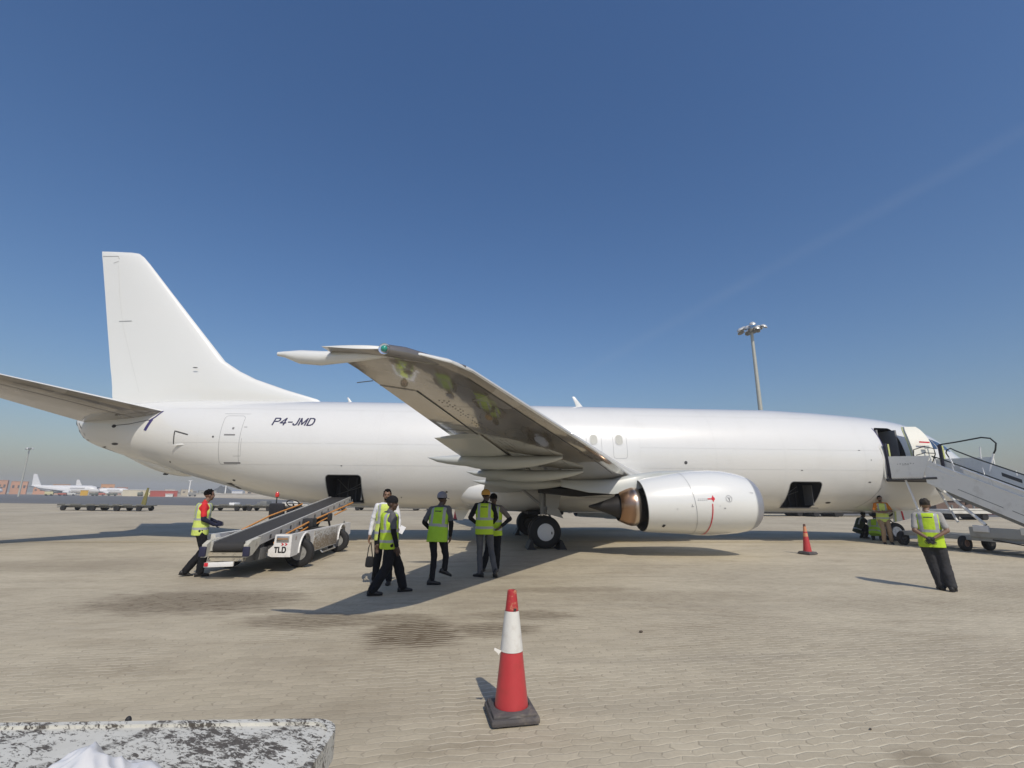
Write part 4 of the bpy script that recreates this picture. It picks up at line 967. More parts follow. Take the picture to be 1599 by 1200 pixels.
# 4 grey-cap man, one leg lifted behind
person((-2.93, -9.02, 0), R(-14), 1.70, dict(hip=(0, 0, .90), neck=(.03, .03, 1.43), head=(.055, .05, 1.575), shl=(-.14, .0, 1.375), shr=(.19, .03, 1.395),
    elL=(-.27, -.03, 1.13), wrL=(-.20, .16, .98), elR=(.26, .02, 1.12), wrR=(.22, .12, .87), knR=(.14, .14, .50), anR=(.13, .12, .26), knL=(-.06, .03, .48), anL=(-.07, -.03, .085), piR=R(-20), ftL=R(-70), ftR=R(-60), facing=R(-28)),
    'man in a grey cap and lime vest stepping on one leg, back turned', SK_D, F_BLK, F_GRY, LIMED, forearm=F_BLK, cap=(mat('grey_cap', (.22, .22, .26), .8), R(0)), vest_style=1, prints=True, seed=4, loose=.82)
# 5 yellow-cap man, back turned
person((-2.02, -8.08, 0), R(-6), 1.76, dict(hip=(0, 0, .93), neck=(0, .02, 1.44), head=(.02, .05, 1.58), elL=(-.30, .0, 1.14), wrL=(-.20, .20, 1.02), elR=(.24, .04, 1.14), wrR=(.16, .24, 1.02),
    knL=(-.09, .02, .49), anL=(-.06, -.10, .085), knR=(.15, -.02, .50), anR=(.25, -.20, .12), ftL=R(60), ftR=R(-5), piR=R(-30), facing=R(-40)),
    'man in a mustard cap, lime vest and grey jeans, back turned', SK_D, F_JEAN, F_BLK, LIME, forearm=F_BLK, cap=(mat('mustard_cap', (.50, .26, .05), .8), R(40)), prints=True, shirt_hem=False, seed=5, loose=.88, shoes=SHOE)
# 6 man facing him
person((-1.80, -7.42, 0), R(165), 1.68, dict(hip=(0, 0, .9), elL=(-.37, -.06, 1.14), wrL=(-.20, .10, .98), elR=(.22, .08, 1.13), wrR=(.16, .22, 1.05), knL=(-.1, .03, .48), anL=(-.08, 0, .085), knR=(.12, .02, .48), anR=(.22, .03, .085), facing=R(25), head=(0, .05, 1.57)),
    'man in grey shirt, hand on hip, standing beside the mustard capped man', SK_D, F_BLK, mat('brown_grey_cloth', (.15, .13, .12), .85), LIME, forearm=F_BLK, hair=None, cap=(HAIR, None), seed=6)
# 7 right-hand man, hands behind back
person((6.38, -9.88, 0), R(-40), 1.66, dict(hip=(-.03, 0, .90), neck=(-.03, .0, 1.42), head=(-.02, .03, 1.56), shl=(-.20, 0, 1.36), shr=(.15, .0, 1.375),
    elL=(-.26, -.10, 1.08), wrL=(-.10, -.21, .95), elR=(.22, -.12, 1.09), wrR=(.0, -.21, .95), hdL=(.55, -.05, -.55), hdR=(-.5, -.08, -.35), knL=(-.06, .04, .47), anL=(.0, .04, .085), knR=(.10, .02, .47), anR=(.14, -.05, .09), ftR=R(-18), ftL=R(15), facing=R(-12), hdLn=(0, 1, 0), hdRn=(0, 1, 0)),
    'man with short brown hair seen from behind, gloved hands clasped behind his back', SK_M, mat('charcoal_cloth', (.03, .03, .033), .85, bump=.3, bscale=24), F_PALE, LIME, glove=mat('dark_glove', (.03, .03, .035), .8), hairm=HAIRG, vest_style=1, prints=True, seed=7, loose=1.25)
# 8 orange shirt man leaning back with folded arms
person((12.80, -1.42, 0), R(150), 1.76, dict(hip=(0, -.14, .88), neck=(0, -.10, 1.41), head=(.02, -.05, 1.55), shl=(-.165, -.11, 1.36), shr=(.165, -.11, 1.36),
    elL=(-.25, .02, 1.13), wrL=(-.02, .10, 1.10), elR=(.25, .02, 1.12), wrR=(.03, .14, 1.08), hdL=(.9, .1, 0), hdR=(-.9, .1, 0), knL=(-.10, .06, .47), anL=(-.12, .02, .085), knR=(.08, .10, .48), anR=(.11, .10, .085), facing=R(0)),
    'man in an orange shirt and tan trousers leaning with folded arms under the nose', SK_M, F_TAN, F_ORG, LIMEY, hair='hair', beard=True, seed=8, group='ground crew in high visibility vests')
# 9/10 crouching
CR_ = dict(hip=(0, -.10, .34), neck=(0, .12, .80), head=(0, .20, .93), shl=(-.165, .10, .76), shr=(.165, .10, .76), elL=(-.25, .24, .56), wrL=(-.12, .44, .50), elR=(.25, .24, .56), wrR=(.14, .44, .48),
           knL=(-.16, .33, .46), anL=(-.13, .10, .085), knR=(.16, .30, .50), anR=(.13, .08, .085), facing=0, tilt=R(-20))
person((13.75, .95, 0), R(-95), 1.72, CR_, 'man in a dark shirt crouching beside the nose wheel, leftmost of the pair', SK_D, F_BLK, mat('faded_black_cloth', (.03, .03, .032), .85), mat('dark_vest', (.035, .05, .02), .85), forearm=None, hair='hair', seed=9, vest_style=3)
person((13.55, -.05, 0), R(-52), 1.66, CR_, 'man in white shirt and lime vest crouching behind the leaning man', SK_D, F_BLK, F_WHT, LIMED, hair='hair', cap=(F_NVY, None), seed=10)
# bag carried by the bearded man, paper in his hand
g = MB(); g.box((-4.20, -8.95, .40), (.15, .10, .20), (0, .08, .2), bev=.05); tb = tag(g.build('shoulder_bag', fabric('black_bag', (.02, .02, .022))), 'small black bag hanging at the side of the bearded man', 'bag')
g = MB(); g.tube([(-4.25, -8.95, .48), (-4.23, -8.97, .66), (-4.19, -8.99, .76), (-4.15, -8.95, .49)], .010, 6); g.build('strap', BLACK, tb)
g = MB(); g.box((-3.60, -9.14, 1.0), (.10, .005, .16), (R(-35), R(25), 0)); tag(g.build('paper_sheet', F_WHT), 'white paper slip held by the bearded man', 'paper')
# ================================================================== belt loader
def graffiti():
    m = mat('worn_white_side_panel', (.62, .61, .57), .35, var=.06); nt = m.node_tree; b = nt.nodes['Principled BSDF']; tc = N(nt, 'TexCoord').outputs['Object']
    s = N(nt, 'SeparateXYZ'); L(nt, tc, s.inputs[0])
    zz = smooth(nt, s.outputs[2], .68, .45)
    n = smooth(nt, math_(nt, 'ADD', noise(nt, mapping(nt, tc, (1, 2.2, 4)), 4.5, 6, .7, .6), math_(nt, 'MULTIPLY', zz, .18)), .50, .58)
    c = mixc(nt, n, (.60, .59, .55), (.26, .20, .135))
    n2 = smooth(nt, noise(nt, mapping(nt, tc, (1, 3, 9)), 5, 5, .7, 1.2), .55, .59); c = mixc(nt, n2, c, (.035, .03, .028))
    n3 = smooth(nt, noise(nt, mapping(nt, tc, (1, 2, 7), (0, .3, 0)), 4, 5, .6, 2), .57, .60); c = mixc(nt, n3, c, (.62, .61, .57))
    L(nt, c, b.inputs['Base Color']); return m
BL = empty('belt_loader', (-6.98, -5.1, 0), 0, 'white belt loader with a black conveyor raised to the rear hold door', 'belt loader')
W_ = mat('loader_white_paint', (.76, .75, .72), .35, var=.05, dirt=(.35, .29, .22), dscale=5, damt=.3, coat=.2); OR_ = mat('orange_rail_paint', (.62, .26, .05), .45, var=.12, dirt=(.3, .16, .07), dscale=9, damt=.5)
BELT = mat('conveyor_rubber', (.028, .027, .026), .75, var=.12, vscale=3, bump=.3, bscale=60)
def T_(x, y, z): return (x, y, z)
cxr, cxl = .80, -.98
g = MB()          # chassis frame
g.box((-.06, .0, .46), (1.5, 4.5, .14), bev=.02); g.box((-.06, -.4, .60), (1.2, 3.2, .12)); g.box((.35, -.4, .70), (.5, 2.6, .10), bev=.02); g.build('frame', mat('frame_dark', (.05, .05, .05), .6, dirt=(.2, .17, .13), dscale=6, damt=.5), BL)
ARC = lambda cy_, r_, z0: [(cy_ + r_ * math.cos(a), z0 + r_ * math.sin(a)) for a in np.linspace(math.pi, 0, 12)]
for sx, nm in ((cxr, 'side_body'), (cxl, 'side_body')):
    poly = [(-2.45, .33), (-2.48, .60), (-2.32, .79), (2.30, .79), (2.36, .50), (2.34, .44)] + [(p[0], p[1]) for p in ARC(1.42, .40, .38)][::-1] + [(.9, .28), (-1.0, .28)] + [(p[0], p[1]) for p in ARC(-1.62, .41, .36)][::-1] + [(-2.12, .33)]
    g = MB(); g.prism(poly, 'x', sx - (.10 if sx > 0 else -.10), sx + .0); o = g.build(nm, W_, BL, ang=30)
    g = MB(); g.box((sx + (.006 if sx > 0 else -.006), -.08, .53), (.012, 1.95, .46), bev=.004); g.build('worn_side_panel', graffiti(), BL)
    for cy_, r_, z0 in ((1.42, .40, .38), (-1.62, .41, .36)):
        g = MB(); P = [(sx + (.004 if sx > 0 else -.004), p[0], p[1]) for p in ARC(cy_, r_, z0)]; g.tube(P, .022, 8); g.build('wheel_arch', W_, BL)
# rear face block, right corner with lamp cluster and maker's letters
g = MB(); g.prism([(.34, .36), (.34, .48), (.44, .57), (.46, .79), (.81, .79), (.81, .33), (.42, .33)], 'y', -2.52, -2.30); g.prism([(-.99, .36), (-.99, .80), (-.8, .80), (-.74, .55), (-.74, .36)], 'y', -2.52, -2.30); g.build_each('rear_body', W_, BL, ang=30)
g = MB(); g.box((.63, -2.535, .705), (.26, .03, .11), bev=.008); g.build('lamp_frame', STEEL, BL)
g = MB(); g.box((.63, -2.553, .705), (.22, .012, .045), bev=.004); g.build('tail_lamp', mat('amber_lamp', (.30, .18, .10), .25, coat=.6), BL)
Q, tw = strokes('TLD', .105, .026, 0, .18); g = MB()
for qd in Q: g.add([(.47 + x, -2.526, .425 + y) for x, y in qd], [(0, 1, 2, 3)])
g.build('maker_lettering', mat('black_lettering', (.012, .012, .015), .5), BL)
g = MB()
for k in range(2): x0 = .60 + k * .075; g.prism([(x0, .565), (x0 + .03, .59), (x0, .615), (x0 + .026, .615), (x0 + .058, .59), (x0 + .026, .565)], 'y', -2.529, -2.521)
g.build_each('red_chevron', RED, BL)
# two short red marks on the flank
me = text_mesh('PTX', .10, 0, .002, 1.0); o = link('side_lettering', me, mat('rust_lettering', (.30, .10, .06), .5), BL); o.location = (.8045, -2.40, .66); o.rotation_euler = (R(90), 0, R(90))
# wheels
for x, y, s_ in ((.69, -1.62, 1), (.69, 1.42, 1), (-.86, -1.62, -1), (-.86, 1.42, -1)):
    n0 = len(BL.children); wheel(None, (x, y, .325), .325, .20, .17, s_, BL, mat('worn_rim', (.30, .30, .29), .5, dirt=(.1, .09, .08), dscale=20, damt=.7) if x > 0 else HUBD, False)
# boom : along +y from the low rear end to the hold
def boom(u, v, z):   # u across, v along from the low end, z above belt line
    t = v / 7.35; return (u * .88 + .06 - .19 * (1 - t), -3.30 + v * .985 * .96, .70 + v * .116 + z)
def bpt(*p): return Vector(boom(*p))
def bar(mb, x0, x1, v0, v1, z0, z1):
    vs = [bpt(x, v, z) for x in (x0, x1) for v in (v0, v1) for z in (z0, z1)]
    mb.add(vs, [(0, 1, 3, 2), (4, 6, 7, 5), (0, 4, 5, 1), (2, 3, 7, 6), (0, 2, 6, 4), (1, 5, 7, 3)])
g = MB(); rr = []
pts = [(.02 + .09 * math.sin(a) * 1.0, -.09 + .09 * math.cos(a)) for a in np.linspace(-math.pi, 0, 8)]
prof_b = [(0.10 - .10 * math.sin(a), -.10 + .10 * math.cos(a)) for a in np.linspace(math.pi, 0, 9)] + [(7.25 + .10 * math.sin(a), -.10 + .10 * math.cos(a)) for a in np.linspace(0, math.pi, 9)]
vs = [bpt(x, v, z) for x in (-.33, .33) for v, z in prof_b]; n = len(prof_b)
g.add(vs, [(k, (k + 1) % n, n + (k + 1) % n, n + k) for k in range(n)]); g.build('conveyor_belt', BELT, BL)
g = MB()
for s_ in (-1, 1):
    bar(g, s_ * .35, s_ * .40, .05, 7.3, -.17, .015)
bar(g, -.35, .35, .3, 7.1, -.17, -.12); g.build('boom_frame', mat('boom_grey_white', (.46, .46, .43), .45, var=.1, dirt=(.24, .2, .15), dscale=6, damt=.6), BL, sm=False)
g = MB()
for v in np.arange(.5, 7.2, .55):
    g.add([bpt(.4005, v, -.14), bpt(.4005, v + .10, -.14), bpt(.4005, v + .10, -.05), bpt(.4005, v, -.05)], [(0, 1, 2, 3)]); 
g.build('frame_slot', DSEAM, BL)
for s_ in (-1, 1):
    g = MB(); u = s_ * .58
    a_ = [bpt(u, .95, -.20), bpt(u, 1.6, -.13), bpt(u, 3.0, -.10), bpt(u, 7.0, -.14)]
    if s_ < 0: a_ = [bpt(u, 1.6, -.05), bpt(u, 3.0, .04), bpt(u, 5.2, .05)]
    g.tube(a_, .022, 10)
    if s_ > 0:
        g.tube([bpt(u + .02, 1.0, -.32), bpt(u + .02, 2.3, -.24), bpt(u, 2.9, -.22)], .02, 8); g.tube([bpt(u, 3.4, -.24), bpt(u, 4.6, -.23)], .02, 8); g.tube([bpt(u, 5.1, -.25), bpt(u, 6.3, -.25)], .02, 8)
        g.tube([bpt(u, .95, -.20), bpt(u + .02, 1.0, -.32)], .02, 8)
    g.build('hand_rail', OR_, BL)
    g = MB()
    for v in ((1.9, 3.3, 3.45, 4.6, 4.75, 5.9, 6.05, 6.9) if s_ > 0 else (2.4, 4.6)):
        g.tube([bpt(u, v, -.21 if s_ > 0 else -.02), bpt(u, v, -.02)], .014, 6); g.tube([bpt(u, v, -.10), bpt(s_ * .40, v, -.10)], .012, 6)
    g.build('rail_bracket', STEEL, BL)
# low end guards and roller
for s_ in (-1, 1):
    g = MB(); P = [(s_ * .44, -.1, -.26), (s_ * .44, -.1, -.02), (s_ * .44, .05, .03), (s_ * .44, .42, .02), (s_ * .44, .38, -.14), (s_ * .44, .12, -.26)]
    q = [(p[1], p[2]) for p in P]; vs = [bpt(s_ * .40, a, b_) for a, b_ in q] + [bpt(s_ * .50, a, b_) for a, b_ in q]; n = 6
    g.add(vs, [tuple(range(n))[::-1], tuple(range(n, 2 * n))] + [(k, (k + 1) % n, n + (k + 1) % n, n + k) for k in range(n)]); o = g.build('end_guard', mat('guard_cream', (.52, .50, .42), .5, dirt=(.2, .17, .12), dscale=9, damt=.6), BL, sm=False)
    g = MB(); c_ = bpt(s_ * .47, -.10, -.15); g.box(c_, (.13, .05, .19), bev=.02); g.build('rubber_buffer', mat('navy_rubber', (.02, .02, .05), .6), BL)
g = MB(); bar(g, -.40, .40, .0, .08, -.26, -.20); bar(g, -.38, .38, .03, .1, -.36, -.28); g.build('end_crossbar', mat('crossbar_tan', (.38, .34, .26), .5, dirt=(.1, .09, .07), dscale=12, damt=.8), BL, sm=False)
g = MB(); c_ = bpt(0, 0, 0); g.box((-.24, c_.y - .02, .29), (.55, .05, .09), (0, R(-2), 0), bev=.01); g.build('rear_marker_board', W_, BL)
g = MB(); g.box((-.47, c_.y - .05, .29), (.07, .02, .07), bev=.01); g.build('red_marker', RED, BL)
g = MB(); g.prism([(-3.3, .35), (-3.0, .62), (-2.3, .70), (-2.3, .30), (-2.9, .28)], 'x', .10, .16); g.prism([(-3.3, .35), (-3.0, .62), (-2.3, .70), (-2.3, .30), (-2.9, .28)], 'x', -.5, -.44); g.box((-.17, -2.6, .42), (.9, .3, .22)); g.build('rear_support', mat('support_grey', (.13, .13, .125), .5), BL)
# lift strut under the high end, motor box
g = MB(); g.tube([bpt(.1, 6.4, -.18), (.1, .9, .75)], .05, 10); g.tube([bpt(-.25, 6.4, -.18), (-.25, .9, .75)], .05, 10); g.box((-.08, 1.6, .95), (.42, .9, .06), (R(33), 0, 0)); g.build('lift_arm', BLACK, BL)
g = MB(); g.box((.36, -.35, .92), (.4, .34, .22), bev=.03); g.box((.42, 1.0, 1.0), (.3, .3, .22), bev=.04); g.tube([(.55, 1.0, .76), (.5, .95, .98), (.45, .9, 1.1)], .03, 8); g.build_each('hydraulic_motor', BLACK, BL)
g = MB()
for y in (-2.15, 1.7): g.tube([(.75, y, .78), (.75, y, .84), (.75, y + .05, .86), (.75, y + .1, .84), (.75, y + .1, .78)], .013, 8)
g.build_each('lifting_eye', STEEL, BL)
g = MB(); g.tube([(.84, -.6, .26), (.89, -.6, .22), (.89, .5, .22), (.84, .5, .26)], .018, 8); g.build('step_rail', STEEL, BL)
# driver's seat, wheel and beacon on the far side
g = MB(); g.box((-.86, .9, .98), (.42, .42, .10), bev=.04); g.box((-.86, .7, 1.18), (.42, .12, .42), (R(8), 0, 0), bev=.05); g.build('driver_seat', mat('seat_vinyl', (.018, .018, .022), .55), BL)
g = MB(); T = Matrix.Translation((-.80, 1.7, 1.36)) @ Matrix.Rotation(R(-35), 4, 'X')
ring = [T @ Vector((.19 * math.cos(a), .19 * math.sin(a), 0)) for a in np.linspace(0, 2 * math.pi, 29)]; g.tube(ring, .016, 8, cap=False); g.tube([T @ Vector((-.19, 0, 0)), T @ Vector((.19, 0, 0))], .012, 6); g.tube([T @ Vector((0, 0, 0)), (-.80, 1.95, .95)], .025, 8); g.build('steering_wheel', BLACK, BL)
g = MB(); g.box((-.80, 1.98, 1.05), (.5, .25, .4), bev=.05); g.box((-.65, 1.84, 1.33), (.12, .02, .10), bev=.01); g.build('dashboard', mat('dash_dark', (.03, .03, .035), .5), BL)
g = MB(); g.tube([(-1.0, .95, .85), (-1.0, .95, 1.56)], .018, 8); g.build('beacon_pole', BLACK, BL)
g = MB(); g.revolve([(1.56, .001), (1.56, .05), (1.60, .058), (1.66, .052), (1.70, .03), (1.71, .001)], 'z', 20, (-1.0, .95, 0)); g.build('beacon', mat('red_beacon', (.60, .03, .02), .15, coat=1), BL)

# ================================================================== passenger stairs
ST = empty('passenger_stairs', (12.93, -1.92, 0), R(10), 'light grey passenger boarding stairs drawn up to the open front door', 'boarding stairs')
SG = mat('stairs_grey_paint', (.80, .80, .76), .45, var=.04, vscale=2, dirt=(.45, .44, .40), dscale=2.5, damt=.35); SW = mat('stairs_white_tube', (.85, .85, .83), .35)
SD = mat('stairs_dark_grey', (.20, .205, .20), .5); SBK = mat('black_hand_rail', (.02, .025, .022), .4); WDT = 2.15  # SD: even dark grey for beams, frames and fittings
PZ = 2.33; V0 = 1.55; SL = .50     # platform height, its depth, slope of the flight
def fz(v): return PZ - max(0, v - V0) * SL
g = MB(); g.box((WDT / 2, -V0 / 2 + .05, PZ - .03), (WDT + .1, V0 + .1, .07), bev=.01); g.box((WDT / 2, .10, PZ - .06), (WDT + .1, .16, .10), bev=.03); g.build('platform', mat('platform_dark', (.07, .07, .075), .6), ST)
g = MB(); g.prism([(-.05, PZ - .03), (-.05, PZ + .80), (-1.45, PZ + .72), (-1.10, PZ - .03)], 'x', -.05, -.02); g.box((-.055, -.58, PZ + .07), (.02, 1.05, .10)); sp = g.build('platform_side_panel', SG, ST, ang=25)
g = MB()
for i in range(7): g.box((-.052, -.35 - i * .09, PZ + .50 + .01 * math.sin(i * 3)), (.006, .05 if i % 2 else .03, .02))
g.box((-.052, -.62, PZ + .46), (.006, .24, .012)); g.build('worn_marking', mat('worn_grey_mark', (.22, .22, .21), .6), sp)
g = MB(); g.prism([(-.05, PZ), (-.05, PZ + .75), (-1.9, PZ + .70), (-1.9, PZ - .1)], 'x', WDT + .02, WDT + .05); g.build('platform_side_panel', SG, ST, ang=25)
for u, z1 in ((.0, 3.62), (WDT, 3.60)):
    yb = .03 if u == 0 else -.32
    g = MB(); g.box((u, yb, (PZ + z1) / 2), (.10, .09, z1 - PZ + .0), bev=.03); o = g.build('door_buffer', mat('navy_black_rubber', (.012, .012, .03), .6), ST)
    g = MB(); g.box((u + .085, yb - .03, (PZ + z1) / 2 + .02), (.07, .04, z1 - PZ - .1)); g.build('yellow_green_edge', mat('yellow_green_paint', (.52, .56, .22), .5), o)
g = MB(); g.tube([(-.12, .12, PZ + .0), (-.12, .12, 3.25), (-.14, .16, 3.45)], .035, 8); g.build('canopy_guide', mat('guide_cream', (.6, .6, .55), .4), ST)
# far platform loop rail
g = MB(); g.tube([(WDT, -.32, 3.60), (WDT, -.9, 3.64), (WDT, -1.7, 3.72), (WDT, -1.95, 3.66), (WDT, -2.08, 3.48), (WDT, -2.02, 3.25), (WDT, -1.95, 3.14)], .026, 8); g.build('loop_rail', SBK, ST)
g = MB(); g.tube([(WDT, -1.95, 3.14), (WDT, -1.72, 2.55)], .028, 8); g.tube([(WDT, -1.55, 3.0), (WDT, -1.6, 3.4)], .02, 8); g.build('rail_post', SW, ST)
# near platform small loop
g = MB(); g.tube([(0, -.9, 3.05), (0, -.95, 3.3), (0, -1.3, 3.38), (0, -1.6, 3.28), (0, -1.62, 3.1), (0, -1.35, 2.55)], .016, 8); g.tube([(0, -1.0, 3.1), (0, -1.3, 3.16), (0, -1.6, 3.12)], .014, 8); g.build('loop_rail', SBK, ST)
g = MB(); g.tube([(0, -1.45, 2.95), (0, -1.1, 2.35)], .022, 8); g.tube([(-.02, -1.0, 2.85), (-.02, -2.1, 2.3)], .022, 8); g.tube([(0, -1.3, 2.3), (0, -1.6, 2.95)], .018, 8); g.build('brace_tube', SW, ST)
# flight
FL = 4.55
def fl(u0, u1, b0, t0, m, name, v0=V0 - .35, v1=V0 + FL):
    g = MB(); P = [(-v0, fz(v0) + t0 + (v0 - V0 if v0 < V0 else 0) * -SL), (-v1, fz(v1) + t0), (-v1, fz(v1) + b0), (-v0, fz(v0) + b0 + (v0 - V0 if v0 < V0 else 0) * -SL)]
    g.prism(P, 'x', u0, u1); return g.build(name, m, ST, ang=25)
n1 = fl(-.03, .0, -.36, .46, SG, 'side_stringer'); n3 = fl(-.024, .0, .461, .62, SG, 'upper_side_panel', 2.35); n2 = fl(WDT, WDT + .03, -.36, .62, SG, 'side_stringer', V0)
g = MB()
for v, b_ in ((2.1, -.12), (3.4, -.10)): g.prism([(-v, fz(v) + b_), (-v - 1.1, fz(v + 1.1) + b_), (-v - 1.1, fz(v + 1.1) + b_ - .02), (-v, fz(v) + b_ - .02)], 'x', -.034, -.03)
g.build('panel_seam', SD, n1)
g = MB(); g.prism([(-V0 - .5, fz(V0 + .5) + .30), (-V0 - 1.0, fz(V0 + 1.0) + .30), (-V0 - 1.0, fz(V0 + 1.0) + .42), (-V0 - .5, fz(V0 + .5) + .42)], 'x', WDT - .008, WDT); g.build('label_plate', DSEAM, n2)
g = MB()
for k in range(14):
    v = V0 + .16 + k * .31; g.box((WDT / 2, -v, fz(v) - .04), (WDT, .30, .035))
g.build('tread', mat('tread_aluminium', (.40, .40, .39), .4, metal=.6), ST)
g = MB(); P = [(-V0 + .2, fz(V0) - .40 + .08), (-V0 - FL, fz(V0 + FL) - .40), (-V0 - FL, fz(V0 + FL) - .50), (-V0 + .2, fz(V0) - .50 + .08)]
for u in (.12, WDT - .2): g.prism(P, 'x', u, u + .08)
g.build('under_beam', SD, ST, ang=25)
# rails of the flight
g = MB(); g.tube([(-.04, -v, fz(v) + .44) for v in (V0 + .1, V0 + 1, V0 + FL)], .014, 8); g.build('white_rail', SW, ST)
for i in range(5):
    v = V0 + .55 + i * .95; g = MB(); g.tube([(-.04, -v, fz(v) + .44), (-.04, -v + .03, fz(v) + .64)], .014, 8); g.build('rail_post', SW, ST)
g = MB(); g.tube([(-.03, -v, fz(v) + .64) for v in (2.3, V0 + FL)], .026, 8); g.build('white_rail', SW, ST)
g = MB(); g.tube([(-.01, -V0 - .05, fz(V0) + .62), (-.01, -V0 + .05, fz(V0) + .70)] + [(-.01, -v, fz(v) + .70) for v in (V0 + .3, V0 + FL)], .020, 8); g.build('black_rail', SBK, ST)
g = MB(); g.tube([(-.02, -2.12, fz(2.12) + .62), (-.02, -2.02, 2.95)], .022, 8); g.build('rail_post', SW, ST)
g = MB(); g.tube([(-.02, -2.02, 2.95), (-.02, -1.96, 3.10), (-.02, -2.0, 3.20), (-.02, -2.12, 3.24), (-.02, -2.25, fz(2.25) + 1.17)] + [(-.02, -v, fz(v) + 1.14) for v in (V0 + 1.2, V0 + FL)], .020, 8); g.build('black_rail', SBK, ST)
for v in (2.9, 4.0):
    g = MB(); g.tube([(-.02, -v, fz(v) + .7), (-.02, -v + .02, fz(v) + .92)], .014, 8); g.build('rail_post', SW, ST)
for i in range(4):
    v = V0 + .9 + i * 1.1; g = MB(); g.tube([(WDT, -v, fz(v) + .5), (WDT, -v, fz(v) + .66)], .018, 8); g.build('rail_post', SW, ST)
# props
g = MB(); g.tube([(.05, -.45, PZ - .05), (.12, -.75, .80)], .032, 10); g.build('prop_leg', SW, ST)
g = MB(); g.tube([(.12, -1.30, PZ - .2), (.12, -2.55, .86)], .045, 10); g.build('prop_leg', SW, ST)
g = MB(); g.tube([(.24, -1.36, PZ - .3), (.24, -2.5, .84)], .035, 10); g.build('lift_ram', SBK, ST)
g = MB(); g.tube([(1.0, -.65, PZ - .05), (.95, -1.25, .85)], .035, 10); g.build('prop_leg', SW, ST)
g = MB(); g.tube([(.1, -3.9, .65), (.1, -4.5, fz(4.5) - .45)], .02, 8); g.build('stay_rod', SD, ST)
# chassis
g = MB(); g.box((.7, -2.5, .42), (1.1, 5.4, .14), bev=.02); g.box((.12, -3.05, .62), (.08, 1.9, .30), bev=.02); g.build('chassis', mat('chassis_grey', (.33, .34, .33), .5, dirt=(.22, .2, .17), dscale=4, damt=.5), ST)
g = MB(); g.box((.07, -2.45, .73), (.08, .42, .20), bev=.02); g.build('jack_box', mat('jack_white', (.68, .68, .67), .5), ST)
g = MB(); g.box((.06, -3.55, .71), (.02, .24, .20), bev=.01); g.build('notice_plate', mat('notice_white', (.72, .72, .66), .5), ST)
g = MB(); g.tube([(.07, -2.7, .42), (.07, -3.4, .33), (.07, -4.3, .34)], .018, 8); g.build('hydraulic_hose', BLACK, ST)
g = MB(); g.box((.12, -4.45, .52), (.16, .26, .34), bev=.03); g.tube([(.1, -4.35, .68), (.1, -4.35, .80)], .03, 8); g.tube([(.1, -4.55, .68), (.1, -4.55, .76)], .03, 8); g.box((.12, -5.1, .42), (.1, 1.2, .08)); g.build('tow_gear', SD, ST)
for x, y, hm_ in ((.18, .10, HUBD), (.18, -1.85, mat('rusty_hub', (.22, .13, .09), .6)), (1.2, .10, HUBD), (1.2, -1.85, HUBD)): wheel(None, (x, y, .24), .24, .16, .11, -1, ST, hm_, False)
# ================================================================== board in the near left corner
def flaking():
    m = bpy.data.materials.new('flaking_white_paint'); m.use_nodes = True; nt = m.node_tree; b = nt.nodes['Principled BSDF']; tc = N(nt, 'TexCoord').outputs['Object']
    d = mapping(nt, tc, (1, 1, 1), (0, 0, .5))
    n1 = noise(nt, mapping(nt, d, (1, 2.3, 1)), 30, 9, .75, .6); n2 = noise(nt, mapping(nt, d, (1, 1.6, 1)), 5, 6, .65, .5)
    n3 = noise(nt, mapping(nt, d, (1, 2.0, 1)), 75, 6, .7, .4)
    k = math_(nt, 'ADD', math_(nt, 'MULTIPLY_ADD', n3, .5, -.25), math_(nt, 'ADD', n1, math_(nt, 'MULTIPLY_ADD', n2, .62, -.31))); bare = smooth(nt, k, .52, .57)
    paint = mixc(nt, noise(nt, tc, 14, 6), (.52, .505, .44), (.70, .685, .61)); metal = mixc(nt, noise(nt, tc, 60, 5), (.04, .035, .03), (.15, .13, .105))
    wv = N(nt, 'TexWave'); wv.inputs['Scale'].default_value = 1.1; wv.inputs['Distortion'].default_value = 5; wv.inputs['Detail'].default_value = 5; L(nt, mapping(nt, tc, (1, 1, 1), (0, 0, .7)), wv.inputs['Vector'])
    scr = smooth(nt, wv.outputs['Fac'], .93, .99); bare = math_(nt, 'MAXIMUM', bare, math_(nt, 'MULTIPLY', scr, smooth(nt, n1, .42, .55)))
    L(nt, mixc(nt, bare, paint, metal), b.inputs['Base Color']); L(nt, math_(nt, 'MULTIPLY_ADD', bare, .25, .4), b.inputs['Roughness'])
    bp = N(nt, 'Bump'); bp.inputs['Strength'].default_value = .6; bp.inputs['Distance'].default_value = .0012; L(nt, math_(nt, 'SUBTRACT', 1, bare), bp.inputs['Height']); L(nt, bp.outputs[0], b.inputs['Normal'])
    return m
FLK = flaking()
BZ = .95
DK = empty('baggage_dolly', (-4.1, -17.9, 0), R(-1.2), 'low flat dolly deck with flaking white paint in the near left corner', 'dolly')
def deck_poly(x0, x1, y0, y1, r, n=8):
    pts = []
    for (cx, cyy, a0) in ((x1 - r, y1 - r, 0), (x0 + r, y1 - r, 90), (x0 + r, y0 + r, 180), (x1 - r, y0 + r, 270)):
        for k in range(n + 1): a = R(a0 + 90 * k / n); pts.append((cx + r * math.cos(a), cyy + r * math.sin(a)))
    return pts
g = MB(); g.prism(deck_poly(-1.5, 1.5, -1.0, 1.0, .07), 'z', BZ - .012, BZ); g.build('deck_plate', FLK, DK, ang=30)
g = MB(); po = deck_poly(-1.52, 1.52, -1.02, 1.02, .09); pi_ = deck_poly(-1.497, 1.497, -.997, .997, .067); n = len(po)
